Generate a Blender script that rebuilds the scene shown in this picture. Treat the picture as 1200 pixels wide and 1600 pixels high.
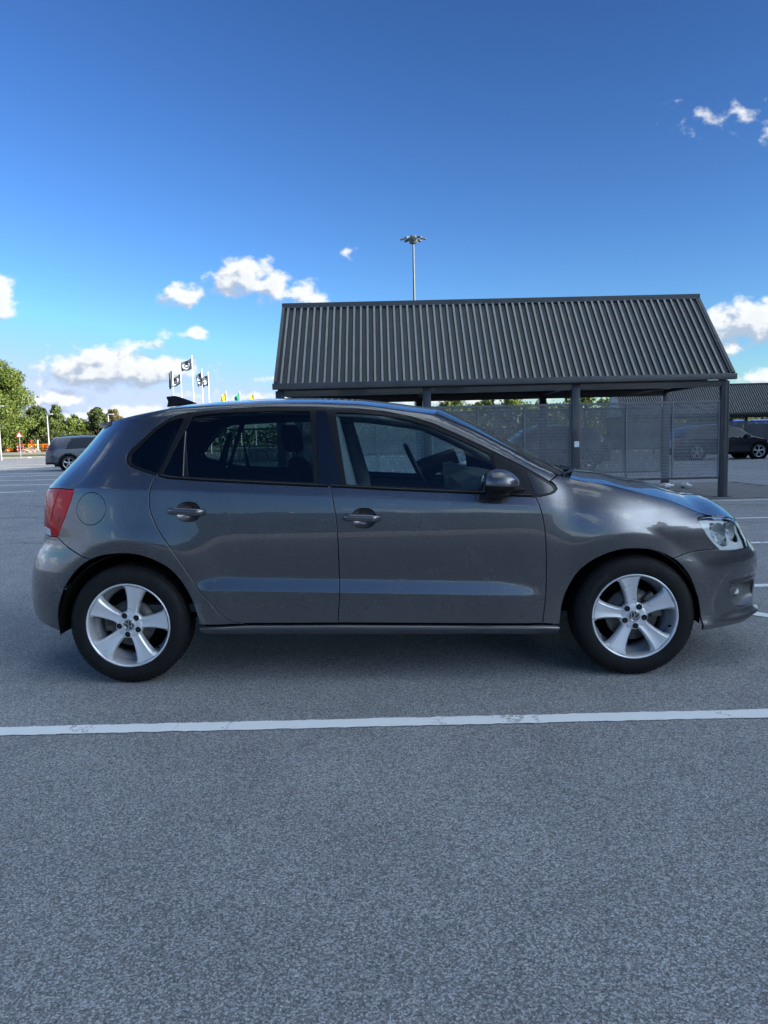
import bpy, bmesh, math, random
import numpy as np
from mathutils import Vector, Matrix
from mathutils.geometry import delaunay_2d_cdt

scene = bpy.context.scene
for o in list(bpy.data.objects):
    bpy.data.objects.remove(o)
R = math.radians

# ------------------------------------------------------------------ camera
F_PX, CAM_H = 1180.0, 1.18
cam_data = bpy.data.cameras.new("camera")
cam = bpy.data.objects.new("camera", cam_data)
scene.collection.objects.link(cam)
cam_data.sensor_fit = 'VERTICAL'
cam_data.sensor_height = 24.0
cam_data.lens = 24.0 * F_PX / 1600.0
cam_data.clip_start = 0.05
cam_data.clip_end = 6000.0
pitch = math.atan(113.0 / F_PX)
cam.matrix_world = (Matrix.Translation((0, 0, CAM_H)) @ Matrix.Rotation(math.pi / 2 - pitch, 4, 'X')
                    @ Matrix.Rotation(R(-1.32), 4, 'Z'))
scene.camera = cam

# ------------------------------------------------------------------ exposure
scene.view_settings.view_transform = 'Standard'
scene.view_settings.look = 'None'
scene.view_settings.exposure = 2.48
scene.view_settings.gamma = 1.0
scene.view_settings.use_curve_mapping = False
scene.render.engine = 'CYCLES'
scene.cycles.use_denoising = True
scene.cycles.denoising_prefilter = 'NONE'
scene.cycles.max_bounces = 8
scene.cycles.transparent_max_bounces = 24
scene.cycles.caustics_reflective = False
scene.cycles.caustics_refractive = False
scene.cycles.sample_clamp_indirect = 6.0

# ------------------------------------------------------------------ sun (low, from behind the camera to the right)
SUN_EL = R(16.0)
sun_h = Vector((0.906, -0.423, 0.0)).normalized()
sun_dir = Vector((sun_h.x * math.cos(SUN_EL), sun_h.y * math.cos(SUN_EL), math.sin(SUN_EL)))
sd = bpy.data.lights.new("sun", 'SUN')
sd.energy = 2.0
sd.angle = R(0.53)
sd.color = (1.0, 0.90, 0.76)
sun = bpy.data.objects.new("sun", sd)
scene.collection.objects.link(sun)
sun.rotation_euler = sun_dir.to_track_quat('Z', 'Y').to_euler()
sun.location = (60, -40, 40)

# ------------------------------------------------------------------ world: sky with fair weather clouds
world = bpy.data.worlds.new("World")
scene.world = world
world.use_nodes = True
wt = world.node_tree
for n in list(wt.nodes):
    wt.nodes.remove(n)

class G:
    """small helper for writing node graphs"""
    def __init__(self, tree): self.t = tree
    def n(self, kind, **kw):
        x = self.t.nodes.new(kind)
        for k, v in kw.items(): setattr(x, k, v)
        return x
    def put(self, sock, v):
        if hasattr(v, 'links'): self.t.links.new(v, sock)
        else: sock.default_value = v
    def m(self, op, a, b=0.0, c=0.0, clamp=False):
        x = self.n('ShaderNodeMath', operation=op, use_clamp=clamp)
        self.put(x.inputs[0], a); self.put(x.inputs[1], b); self.put(x.inputs[2], c)
        return x.outputs[0]
    def vm(self, op, a, b=(0, 0, 0)):
        x = self.n('ShaderNodeVectorMath', operation=op)
        self.put(x.inputs[0], a); self.put(x.inputs[1], b)
        return x.outputs[0]
    def mr(self, v, a, b, c=0.0, d=1.0, kind='SMOOTHSTEP'):
        x = self.n('ShaderNodeMapRange', interpolation_type=kind)
        self.put(x.inputs[0], v); self.put(x.inputs[1], a); self.put(x.inputs[2], b); self.put(x.inputs[3], c); self.put(x.inputs[4], d)
        return x.outputs[0]
    def noise(self, vec, scale, detail=4.0, rough=0.5, out=0, dist=0.0):
        x = self.n('ShaderNodeTexNoise')
        if vec is not None: self.put(x.inputs['Vector'], vec)
        x.inputs['Scale'].default_value = scale; x.inputs['Detail'].default_value = detail
        x.inputs['Roughness'].default_value = rough; x.inputs['Distortion'].default_value = dist
        return x.outputs[out]
    def vor(self, vec, scale, feature='F1', out='Distance', rnd=1.0):
        x = self.n('ShaderNodeTexVoronoi', feature=feature)
        if vec is not None: self.put(x.inputs['Vector'], vec)
        x.inputs['Scale'].default_value = scale; x.inputs['Randomness'].default_value = rnd
        return x.outputs[out]
    def mix(self, f, a, b, blend='MIX'):
        x = self.n('ShaderNodeMix', data_type='RGBA', blend_type=blend)
        self.put(x.inputs[0], f); self.put(x.inputs[6], a); self.put(x.inputs[7], b)
        return x.outputs[2]
    def mapping(self, vec, scale=(1, 1, 1), loc=(0, 0, 0), rot=(0, 0, 0)):
        x = self.n('ShaderNodeMapping')
        self.put(x.inputs[0], vec); x.inputs['Scale'].default_value = scale; x.inputs['Location'].default_value = loc
        x.inputs['Rotation'].default_value = rot
        return x.outputs[0]

# clouds: each row is centre (u, v), half size (u, v), strength; u = x/y and v = z/y of the direction they stand in
CLOUDS = [(-0.1757, 0.2125, 0.050, 0.030, 1.0), (-0.195, 0.208, 0.035, 0.022, 0.9), (-0.140, 0.2015, 0.036, 0.024, 1.0), (-0.105, 0.190, 0.034, 0.020, 0.85),
          (-0.082, 0.1835, 0.018, 0.012, 0.9), (-0.255, 0.190, 0.036, 0.018, 1.0), (-0.360, 0.098, 0.110, 0.030, 1.25),
          (-0.305, 0.097, 0.085, 0.026, 1.1), (-0.375, 0.112, 0.060, 0.022, 0.9), (-0.440, 0.064, 0.080, 0.016, 0.85), (-0.33, 0.040, 0.22, 0.016, 0.8),
          (-0.505, 0.193, 0.045, 0.044, 1.1), (-0.238, 0.1432, 0.018, 0.011, 0.9), (-0.262, 0.1425, 0.030, 0.010, 0.45), (-0.315, 0.130, 0.040, 0.011, 0.6),
          (0.490, 0.142, 0.075, 0.036, 1.25), (0.437, 0.139, 0.024, 0.028, 0.95), (0.458, 0.110, 0.022, 0.016, 0.8), (0.52, 0.068, 0.06, 0.016, 0.9),
          (0.446, 0.404, 0.050, 0.010, 0.20), (0.424, 0.388, 0.034, 0.010, 0.17), (0.518, 0.376, 0.034, 0.016, 0.50), (0.488, 0.392, 0.034, 0.007, 0.18),
          (-0.0418, 0.2395, 0.012, 0.007, 0.36), (-0.16, 0.060, 0.10, 0.010, 0.5), (0.10, 0.050, 0.2, 0.012, 0.5), (-0.13, 0.083, 0.03, 0.005, 0.45)]
grp = bpy.data.node_groups.new("cloud_density", 'ShaderNodeTree')
grp.interface.new_socket("uv", in_out='INPUT', socket_type='NodeSocketVector')
grp.interface.new_socket("density", in_out='OUTPUT', socket_type='NodeSocketFloat')
g = G(grp)
gi = g.n('NodeGroupInput'); go = g.n('NodeGroupOutput')
uv = gi.outputs[0]
warp = g.vm('MULTIPLY', g.vm('SUBTRACT', g.noise(uv, 26.0, 4.0, 0.6, out=1), (0.5, 0.5, 0.5)), (0.022, 0.016, 0.0))
uvw = g.vm('ADD', uv, warp)
acc = None
for (u, v, a, b, s) in CLOUDS:
    d = g.vm('MULTIPLY', g.vm('SUBTRACT', uvw, (u, v, 0.0)), (1.0 / a, 1.0 / b, 0.0))
    x = g.n('ShaderNodeVectorMath', operation='LENGTH'); g.put(x.inputs[0], d)
    f = g.m('MULTIPLY', g.m('SUBTRACT', 1.0, x.outputs['Value']), s)
    acc = f if acc is None else g.n('ShaderNodeMath', operation='SMOOTH_MAX').outputs[0] if False else (g.m('MAXIMUM', acc, f))
nz = g.noise(g.mapping(uv, (1.0, 1.35, 1.0)), 40.0, 8.0, 0.52)
dens = g.m('ADD', acc, g.m('MULTIPLY', g.m('SUBTRACT', nz, 0.52), 1.75))
g.put(go.inputs[0], dens)

g = G(wt)
sky = g.n('ShaderNodeTexSky', sky_type='NISHITA', sun_disc=False)
sky.sun_elevation = SUN_EL
sky.sun_rotation = math.atan2(sun_h.x, sun_h.y)
sky.altitude = 30.0
sky.air_density = 1.0
sky.dust_density = 0.25
sky.ozone_density = 2.2
tc = g.n('ShaderNodeTexCoord')
sep = g.n('ShaderNodeSeparateXYZ'); g.put(sep.inputs[0], tc.outputs['Generated'])
dx, dy, dz = sep.outputs
ay = g.m('MAXIMUM', dy, 0.02)
cmb = g.n('ShaderNodeCombineXYZ')
g.put(cmb.inputs[0], g.m('DIVIDE', dx, ay)); g.put(cmb.inputs[1], g.m('DIVIDE', dz, ay))
uv = cmb.outputs[0]
def density(vec):
    x = g.n('ShaderNodeGroup'); x.node_tree = grp; g.put(x.inputs[0], vec); return x.outputs[0]
d0 = density(uv)
d1 = density(g.vm('ADD', uv, (0.012, 0.0135, 0.0)))
front = g.m('MULTIPLY', g.mr(dy, 0.15, 0.30), g.m('MULTIPLY', g.mr(g.m('DIVIDE', dz, ay), 0.80, 1.05, 1.0, 0.0), g.mr(g.m('ABSOLUTE', g.m('DIVIDE', dx, ay)), 0.85, 1.1, 1.0, 0.0)))
alpha_f = g.m('MULTIPLY', g.mr(d0, -0.02, 0.55), front)
lit_f = g.mr(g.m('SUBTRACT', d0, d1), -0.26, 0.34)
thick = g.mr(d0, 0.25, 1.2, 1.0, 0.78)
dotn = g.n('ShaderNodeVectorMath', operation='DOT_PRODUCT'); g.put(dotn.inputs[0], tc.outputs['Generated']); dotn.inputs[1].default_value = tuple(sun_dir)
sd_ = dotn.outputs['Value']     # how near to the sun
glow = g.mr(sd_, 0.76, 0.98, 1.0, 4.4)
# unseen sky: broken cloud low down, plus overhead cloud added to light the ground
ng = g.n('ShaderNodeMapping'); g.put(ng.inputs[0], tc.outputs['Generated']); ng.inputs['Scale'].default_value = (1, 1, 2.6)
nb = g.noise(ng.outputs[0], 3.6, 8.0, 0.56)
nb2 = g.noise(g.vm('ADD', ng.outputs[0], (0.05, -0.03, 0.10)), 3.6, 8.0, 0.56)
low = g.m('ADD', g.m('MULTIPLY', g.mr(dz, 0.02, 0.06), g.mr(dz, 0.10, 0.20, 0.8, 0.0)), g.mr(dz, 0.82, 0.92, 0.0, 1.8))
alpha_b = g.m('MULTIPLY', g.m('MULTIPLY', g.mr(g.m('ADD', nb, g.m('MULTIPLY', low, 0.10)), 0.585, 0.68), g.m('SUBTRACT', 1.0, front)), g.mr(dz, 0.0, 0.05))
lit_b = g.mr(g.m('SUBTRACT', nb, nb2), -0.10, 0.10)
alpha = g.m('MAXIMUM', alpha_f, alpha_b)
lit = g.m('ADD', g.m('MULTIPLY', g.m('MULTIPLY', lit_f, thick), front), g.m('MULTIPLY', lit_b, g.m('SUBTRACT', 1.0, front)))
SKY_GAIN = 0.13
SKY_TINT = (0.50, 0.645, 0.84, 1.0)
gam = g.n('ShaderNodeGamma'); g.put(gam.inputs[0], g.mix(1.0, sky.outputs[0], (0.30, 0.30, 0.30, 1.0), 'MULTIPLY')); gam.inputs[1].default_value = 1.52
skyc = g.mix(1.0, gam.outputs[0], SKY_TINT, 'MULTIPLY')
lim = g.n('ShaderNodeVectorMath', operation='SCALE'); lim.inputs[0].default_value = (0.89, 1.09, 1.56); g.put(lim.inputs['Scale'], glow)
clampd = g.n('ShaderNodeVectorMath', operation='MINIMUM'); g.put(clampd.inputs[0], skyc); g.put(clampd.inputs[1], lim.outputs[0])
# bright veil round the sun, outside the view, added to light the shaded ground
fill_veil = g.n('ShaderNodeVectorMath', operation='SCALE'); fill_veil.inputs[0].default_value = (1.32, 1.60, 1.92); g.put(fill_veil.inputs['Scale'], glow)
skyc = g.mix(g.m('MULTIPLY', g.mr(sd_, 0.60, 0.95, 0.0, 0.9), g.m('SUBTRACT', 1.0, front)), clampd.outputs[0], fill_veil.outputs[0])
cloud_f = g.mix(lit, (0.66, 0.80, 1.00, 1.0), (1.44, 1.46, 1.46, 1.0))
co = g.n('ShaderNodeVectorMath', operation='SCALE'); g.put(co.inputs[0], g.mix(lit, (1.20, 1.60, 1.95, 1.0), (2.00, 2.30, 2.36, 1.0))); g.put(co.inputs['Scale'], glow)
cloud_o = co.outputs[0]    # unseen clouds, boosted towards the sun to light the ground
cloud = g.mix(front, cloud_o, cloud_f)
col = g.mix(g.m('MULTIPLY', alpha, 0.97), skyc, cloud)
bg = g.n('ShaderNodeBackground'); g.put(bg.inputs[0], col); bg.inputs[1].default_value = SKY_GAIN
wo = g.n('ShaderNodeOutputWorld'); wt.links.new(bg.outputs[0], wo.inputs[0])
world.cycles.sampling_method = 'MANUAL'
world.cycles.sample_map_resolution = 512

# ------------------------------------------------------------------ measured outlines of the car's panels (metres, car's own axes)
TOP_X = np.array([-2.2, -1.3805, -1.2582, -1.1567, -1.0248, -0.8692, -0.6067, -0.4432, -0.2801, -0.085, 0.0447, 0.1743, 0.3047, 0.4765, 0.6678, 0.8116, 0.9142, 1.001, 1.158, 1.2993, 1.4501, 1.5521, 1.647, 1.85, 2.3])
TOP_Z = np.array([1.3089, 1.3089, 1.3292, 1.345, 1.3667, 1.3747, 1.3814, 1.3807, 1.3762, 1.3641, 1.3449, 1.3225, 1.3048, 1.2243, 1.1207, 1.034, 0.9831, 0.9601, 0.9314, 0.892, 0.8508, 0.8167, 0.7829, 0.7329, 0.7229])
BELT_X = np.array([-2.2, -1.0378, -0.6829, -0.2976, -0.1622, 0.0404, 0.5182, 0.7655, 2.3])
BELT_Z = np.array([1.0327, 1.0327, 0.995, 0.9688, 0.9612, 0.9433, 0.9126, 0.8935, 0.8935])
SH_X = np.array([-2.2, -1.4421, -0.9766, -0.5752, 0.0396, 0.6508, 0.8945, 1.259, 2.3])
SH_Z = np.array([0.9711, 0.9711, 0.9548, 0.9307, 0.8991, 0.8522, 0.8348, 0.8087, 0.7787])
TAIL_Z = np.array([0.1, 0.125, 0.15, 0.175, 0.2, 0.225, 0.25, 0.275, 0.3, 0.325, 0.35, 0.375, 0.4, 0.425, 0.45, 0.475, 0.5, 0.525, 0.55, 0.575, 0.6, 0.625, 0.65, 0.675, 0.7, 0.725, 0.75, 0.775, 0.8, 0.825, 0.85, 0.875, 0.9, 0.925, 0.95, 0.975, 1.0, 1.025, 1.05, 1.075, 1.1, 1.125, 1.15, 1.175, 1.2, 1.225, 1.25, 1.275, 1.3, 1.325, 1.35, 1.375, 1.4, 1.425, 1.45, 1.475, 1.5])
TAIL_X = np.array([-1.952, -1.95, -1.9477, -1.9454, -1.9432, -1.9414, -1.9403, -1.9426, -1.9474, -1.9516, -1.9541, -1.956, -1.956, -1.9549, -1.9535, -1.9509, -1.946, -1.9405, -1.9331, -1.9226, -1.9108, -1.895, -1.8765, -1.8618, -1.8554, -1.8522, -1.852, -1.8518, -1.8499, -1.8478, -1.8457, -1.8434, -1.8391, -1.8333, -1.8261, -1.8097, -1.7842, -1.7575, -1.7309, -1.7045, -1.6782, -1.652, -1.6266, -1.6031, -1.5798, -1.5563, -1.5331, -1.5118, -1.5017, -1.5143, -1.5297, -1.5434, -1.5555, -1.5659, -1.5747, -1.5813, -1.5849])
NOSE_Z = np.array([0.1, 0.125, 0.15, 0.175, 0.2, 0.225, 0.25, 0.275, 0.3, 0.325, 0.35, 0.375, 0.4, 0.425, 0.45, 0.475, 0.5, 0.525, 0.55, 0.575, 0.6, 0.625, 0.65, 0.675, 0.7, 0.725, 0.75, 0.775, 0.8, 0.825, 0.85, 0.875, 0.9, 0.925, 0.95, 0.975, 1.0])
NOSE_X = np.array([2.0868, 2.0862, 2.0855, 2.0847, 2.0847, 2.0861, 2.068, 2.0603, 2.0612, 2.0636, 2.0676, 2.0719, 2.0759, 2.0796, 2.0829, 2.084, 2.0835, 2.0798, 2.0713, 2.0528, 2.034, 2.0169, 2.0019, 1.993, 1.983, 1.965, 1.9361, 1.9066, 1.8873, 1.8725, 1.858, 1.8436, 1.8291, 1.8145, 1.7998, 1.7852, 1.7721])
OUTLINE = {
    'dlo': [(-1.2652, 1.1081), (-1.2767, 1.1332), (-1.263, 1.1611), (-1.1948, 1.2208), (-1.1431, 1.2635), (-1.0841, 1.2914), (-1.0261, 1.3132), (-0.9692, 1.3295), (-0.876, 1.3425), (-0.7124, 1.3513), (-0.5254, 1.3561), (-0.3169, 1.3501), (-0.2226, 1.3436), (-0.0833, 1.3359), (0.0451, 1.3206), (0.1697, 1.2934), (0.2833, 1.2553), (0.4234, 1.1885), (0.5615, 1.1179), (0.7162, 1.0369), (0.819, 0.976), (0.8713, 0.9422), (0.8786, 0.924), (0.8631, 0.9082), (0.8358, 0.8989), (0.7684, 0.8891), (0.6239, 0.8986), (0.5197, 0.9085), (0.2248, 0.9273), (0.0401, 0.9393), (-0.1637, 0.9555), (-0.2999, 0.963), (-0.6887, 0.9897), (-0.8961, 1.0047), (-1.0153, 1.0159), (-1.0793, 1.0343), (-1.1502, 1.054), (-1.2094, 1.0734), (-1.2462, 1.0893)],
    'quarter_glass': [(-1.2433, 1.1094), (-1.248, 1.1359), (-1.1797, 1.2085), (-1.1214, 1.2568), (-1.0508, 1.2925), (-0.9728, 1.3103), (-0.9534, 1.3085), (-0.995, 1.2101), (-1.0655, 1.0447), (-1.0823, 1.0481), (-1.1555, 1.0695), (-1.2195, 1.0905)],
    'rear_tri_glass': [(-0.9392, 1.263), (-0.9418, 1.0203), (-1.0171, 1.0344), (-1.0404, 1.0457)],
    'rear_glass': [(-0.9123, 1.3189), (-0.824, 1.3296), (-0.7099, 1.3332), (-0.5233, 1.3362), (-0.3222, 1.3321), (-0.3097, 1.1473), (-0.2993, 0.9826), (-0.5179, 0.995), (-0.6897, 1.0079), (-0.9166, 1.0228), (-0.9422, 1.2407)],
    'pillar_b': [(-0.2907, 1.3435), (-0.2424, 1.3401), (-0.2026, 1.1448), (-0.1652, 0.9616), (-0.2736, 0.9685)],
    'front_glass': [(-0.1952, 1.322), (-0.083, 1.3152), (0.045, 1.3009), (0.1691, 1.2739), (0.273, 1.2379), (0.4221, 1.1681), (0.5538, 1.101), (0.5682, 1.059), (0.5781, 0.9976), (0.5794, 0.9251), (0.3485, 0.9379), (0.0403, 0.9579), (-0.1405, 0.9701), (-0.1679, 1.144)],
    'sail': [(0.57, 1.1053), (0.712, 1.0279), (0.7564, 0.8945), (0.5845, 0.9085), (0.5826, 1.0188)],
    'tri_glass': [(0.7297, 1.0152), (0.8019, 0.9722), (0.8536, 0.9371), (0.8613, 0.9203), (0.84, 0.9077), (0.7788, 0.9008), (0.7612, 0.9147)],
    'seam_rear': [(-1.0673, 1.0371), (-1.0807, 1.0099), (-1.0886, 0.9645), (-1.0924, 0.9184), (-1.0878, 0.8659), (-1.0711, 0.8162), (-1.0462, 0.7573), (-1.0141, 0.7042), (-0.9757, 0.6377), (-0.9307, 0.5652), (-0.8874, 0.493), (-0.8487, 0.4473), (-0.815, 0.4062), (-0.7849, 0.3653), (-0.7522, 0.336), (-0.7134, 0.3153), (-0.6586, 0.3037)],
    'seam_mid': [(-0.2244, 0.9704), (-0.2129, 0.931), (-0.2041, 0.8823), (-0.1932, 0.8147), (-0.1874, 0.7346), (-0.1844, 0.5752), (-0.1858, 0.4367), (-0.1973, 0.2992)],
    'seam_front': [(0.7187, 1.0308), (0.7405, 0.9634), (0.764, 0.8922), (0.7838, 0.8485), (0.7965, 0.8055), (0.8063, 0.7409), (0.8118, 0.6793), (0.8141, 0.5554), (0.8123, 0.4146), (0.7959, 0.2736)],
    'door_bottom': [(-0.6587, 0.303), (-0.1974, 0.2973), (0.7959, 0.2703), (0.8785, 0.2613)],
    'sill_bottom': [(-0.8647, 0.247), (-0.443, 0.2383), (0.0245, 0.2285), (0.49, 0.2228), (0.8812, 0.2103)],
    'arch_rear': [(-1.5634, 0.2402), (-1.5646, 0.2878), (-1.5444, 0.3637), (-1.5171, 0.4324), (-1.4852, 0.4969), (-1.4323, 0.57), (-1.3876, 0.6081), (-1.3563, 0.6273), (-1.3063, 0.6467), (-1.2163, 0.658), (-1.1489, 0.6534), (-1.0933, 0.6354), (-1.0339, 0.6006), (-0.9978, 0.5641), (-0.9582, 0.5117), (-0.9212, 0.4437), (-0.8955, 0.3706), (-0.8828, 0.3002), (-0.8776, 0.2454)],
    'arch_front': [(0.8812, 0.2103), (0.8831, 0.2818), (0.8918, 0.3616), (0.9099, 0.4249), (0.9373, 0.4781), (0.9635, 0.5219), (0.9896, 0.5546), (1.0292, 0.5868), (1.0808, 0.6136), (1.1451, 0.6315), (1.2274, 0.6288), (1.294, 0.612), (1.3564, 0.5741), (1.3893, 0.5318), (1.421, 0.4816), (1.4616, 0.3957), (1.4899, 0.3135), (1.4963, 0.2488), (1.4911, 0.1987)],
    'seam_bumper_rear': [(-1.6266, 0.72), (-1.5388, 0.6792), (-1.4561, 0.6502), (-1.4001, 0.6305), (-1.3625, 0.6238)],
    'lamp_rear': [(-1.9291, 0.9549), (-1.6797, 0.9694), (-1.5175, 0.9638), (-1.5207, 0.9175), (-1.5664, 0.82), (-1.6303, 0.7247), (-1.704, 0.7226), (-1.8093, 0.7221), (-1.8526, 0.771), (-1.9031, 0.8832)],
    'fender_lamp_front': [(1.7595, 0.7468), (1.8774, 0.7341), (1.9714, 0.7148), (2.0522, 0.6925), (2.0064, 0.655), (1.975, 0.6109), (1.9205, 0.5805), (1.8258, 0.5819), (1.702, 0.5884), (1.6319, 0.5948), (1.6072, 0.6361), (1.5875, 0.6754), (1.5763, 0.7135), (1.5842, 0.7458), (1.6037, 0.7539), (1.6713, 0.755)],
    'seam_bumper_front': [(1.3605, 0.5729), (1.4178, 0.5891), (1.473, 0.5984), (1.541, 0.5994), (1.6178, 0.5945)],
    'bumper_front_bottom': [(1.4911, 0.1987), (1.6129, 0.2058), (1.7566, 0.2177), (1.8524, 0.2256), (1.9524, 0.2264)],
    'bumper_rear_bottom': [(-1.5634, 0.2402), (-1.6604, 0.2553), (-1.7684, 0.2687), (-1.8309, 0.2823)],
    'fog': [(1.6521, 0.4183), (1.7383, 0.4109), (1.8125, 0.4079), (1.8832, 0.4115), (1.9356, 0.3378), (1.9378, 0.2829), (1.8349, 0.283), (1.7407, 0.2939), (1.7024, 0.3191), (1.6796, 0.3516)],
    'foglamp': [(1.6725, 0.3996), (1.7423, 0.394), (1.8136, 0.3929), (1.8381, 0.3394), (1.7767, 0.34), (1.7179, 0.3514), (1.6861, 0.3703)],
    'washer': [(1.7496, 0.5519), (1.833, 0.5462), (1.8339, 0.4996), (1.7595, 0.5017)],
    'handle_rear': [(-1.0151, 0.8593), (-0.8232, 0.8467)],
    'cup_rear': [(-0.9116, 0.8492)],
    'handle_front': [(-0.1639, 0.8141), (0.0266, 0.8009)],
    'cup_front': [(-0.0595, 0.8027)],
    'fuel': [(-1.3814, 0.8725), (-1.488, 0.8702), (-1.2903, 0.8736)],
    'mirror': [(0.5315, 0.9987), (0.6919, 0.9015), (0.7286, 0.9336)],
    'wheel_mid': [(0.3376, 0.4273)],
    'lip': [(1.5805, 0.3868), (2.0108, 0.2379)],
}
# ---- the near car's side skin: half width as a function of length x and height z ----
X0F, X0R = 0.95, -1.00
WHEEL_R, WHEEL_F, HUB_Z = -1.235, 1.235, 0.290
def sstep(a, b, x):
    t = np.clip((x - a) / (b - a), 0, 1)
    return t * t * (3 - 2 * t)
def f_belt(x):  return np.interp(x, BELT_X, BELT_Z)
def f_top(x):   return np.interp(x, TOP_X, TOP_Z)
def f_tail(z):  return np.interp(z, TAIL_Z, TAIL_X)
def f_nose(z):  return np.interp(z, NOSE_Z, NOSE_X)
GX = np.linspace(-2.0, 2.15, 250)
GZ = np.linspace(0.08, 1.56, 593)
def tilt_field():
    X, Z = np.meshgrid(GX, GZ, indexing='ij')
    sh = np.interp(GX, SH_X, SH_Z)[:, None]
    top = f_top(GX)[:, None]
    belt = f_belt(GX)[:, None]
    zc = 0.441 - 0.035 * X
    e = np.minimum(np.clip((X + 0.93) / 0.16, 0, 1), np.clip((0.800 - X) / 0.20, 0, 1))
    a = sstep(0.0, 0.35, e)
    crown = zc + 0.006 + 0.058 * np.sqrt(np.clip(e, 0, 1))
    t = np.full_like(X, -3.0)
    t = t - 3.0 * (1 - sstep(0.16, 0.28, Z)) * 3
    t += a * 16.5 * sstep(zc - 0.003, zc + 0.003, Z) * (1 - sstep(crown - 0.007, crown + 0.012, Z))
    t += 7.0 * sstep(0.60, 0.78, Z)
    t += 4.0 * sstep(0.80, sh - 0.005, Z)
    band = 11.0 * (1 - 0.75 * sstep(0.95, 1.5, X))
    t += band * sstep(sh - 0.003, sh + 0.010, Z)
    t += 1.5 * sstep(belt - 0.01, belt + 0.02, Z) * (X < 0.85)
    # haunches over the wheels: above the arch the skin leans up, towards the opening it turns under
    for xc, rr in ((WHEEL_R, 0.425), (WHEEL_F, 0.425)):
        dx = X - xc; dz = Z - HUB_Z
        r = np.hypot(dx, dz) + 1e-6
        up = np.clip(dz / r, 0, 1)
        t += up * (6.5 if xc < 0 else 4.5) * sstep(rr - 0.004, rr + 0.02, r) * (1 - sstep(rr + 0.05, rr + 0.26, r))
        t -= up * 7.5 * (1 - sstep(rr - 0.010, rr + 0.004, r))
    # roll over into the roof / bonnet
    d = np.clip(top - Z, 0, 9)
    roof = 1 - sstep(0.80, 0.95, X)
    tmax = 72.0 * roof + 52.0 * (1 - roof)
    rad = (0.030) * roof + 0.085 * (1 - roof)
    k = np.exp(-d / rad)
    t = t * (1 - k) + tmax * k
    return t
def build_w():
    t = tilt_field()
    sl = -np.tan(np.radians(t))
    dz = GZ[1] - GZ[0]
    cum = np.concatenate([np.zeros((len(GX), 1)), np.cumsum((sl[:, 1:] + sl[:, :-1]) * 0.5 * dz, axis=1)], axis=1)
    i0 = int(np.argmin(np.abs(GZ - 0.60)))
    w = cum - cum[:, i0:i0 + 1]
    # smooth along the length so that neighbouring sections agree
    ker = np.exp(-0.5 * (np.arange(-6, 7) / 2.2) ** 2); ker /= ker.sum()
    wp = np.pad(w, ((6, 6), (0, 0)), mode='edge')
    w = sum(ker[i] * wp[i:i + len(GX)] for i in range(13))
    base = 0.836 - 0.010 * (GX / 1.3) ** 2
    return w + base[:, None]
WTAB = None
def f_w(x, z):
    global WTAB
    if WTAB is None: WTAB = build_w()
    fx = np.clip((x - GX[0]) / (GX[1] - GX[0]), 0, len(GX) - 1.001)
    fz = np.clip((z - GZ[0]) / (GZ[1] - GZ[0]), 0, len(GZ) - 1.001)
    i = fx.astype(int); j = fz.astype(int); u = fx - i; v = fz - j
    return (WTAB[i, j] * (1 - u) * (1 - v) + WTAB[i + 1, j] * u * (1 - v)
            + WTAB[i, j + 1] * (1 - u) * v + WTAB[i + 1, j + 1] * u * v)
LR, LF = 0.90 * 1.30, 1.06 * 1.30
MR, MF = 3.4, 3.1
def skin(s, z):
    """point on the right-hand skin of the car: s runs along the side and round the ends"""
    s = np.asarray(s, float); z = np.asarray(z, float)
    pr = np.clip((X0R - s) / LR, 0, 1) * np.pi / 2
    pf = np.clip((s - X0F) / LF, 0, 1) * np.pi / 2
    x = np.where(s < X0R, X0R - (X0R - f_tail(z)) * np.sin(pr), np.where(s > X0F, X0F + (f_nose(z) - X0F) * np.sin(pf), s))
    w = f_w(x, z)
    k = np.where(s < X0R, np.maximum(np.cos(pr), 1e-9) ** (2 / MR), np.where(s > X0F, np.maximum(np.cos(pf), 1e-9) ** (2 / MF), 1.0))
    return x, w * k, z
def skin3(s, z, off=0.0):
    """skin with normal; y is minus the half width (the side that faces the photographer)"""
    x, w, zz = skin(s, z)
    e = 0.003
    a = skin(s + e, z); b = skin(s - e, z); c = skin(s, z + e); d = skin(s, z - e)
    ts = np.stack([a[0] - b[0], -(a[1] - b[1]), a[2] - b[2]], -1)
    tz = np.stack([c[0] - d[0], -(c[1] - d[1]), c[2] - d[2]], -1)
    n = np.cross(ts, tz)
    n /= np.linalg.norm(n, axis=-1, keepdims=True) + 1e-12
    P = np.stack([x, -w, zz], -1)
    return P + n * np.asarray(off)[..., None] if np.ndim(off) else P + n * off, n
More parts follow.
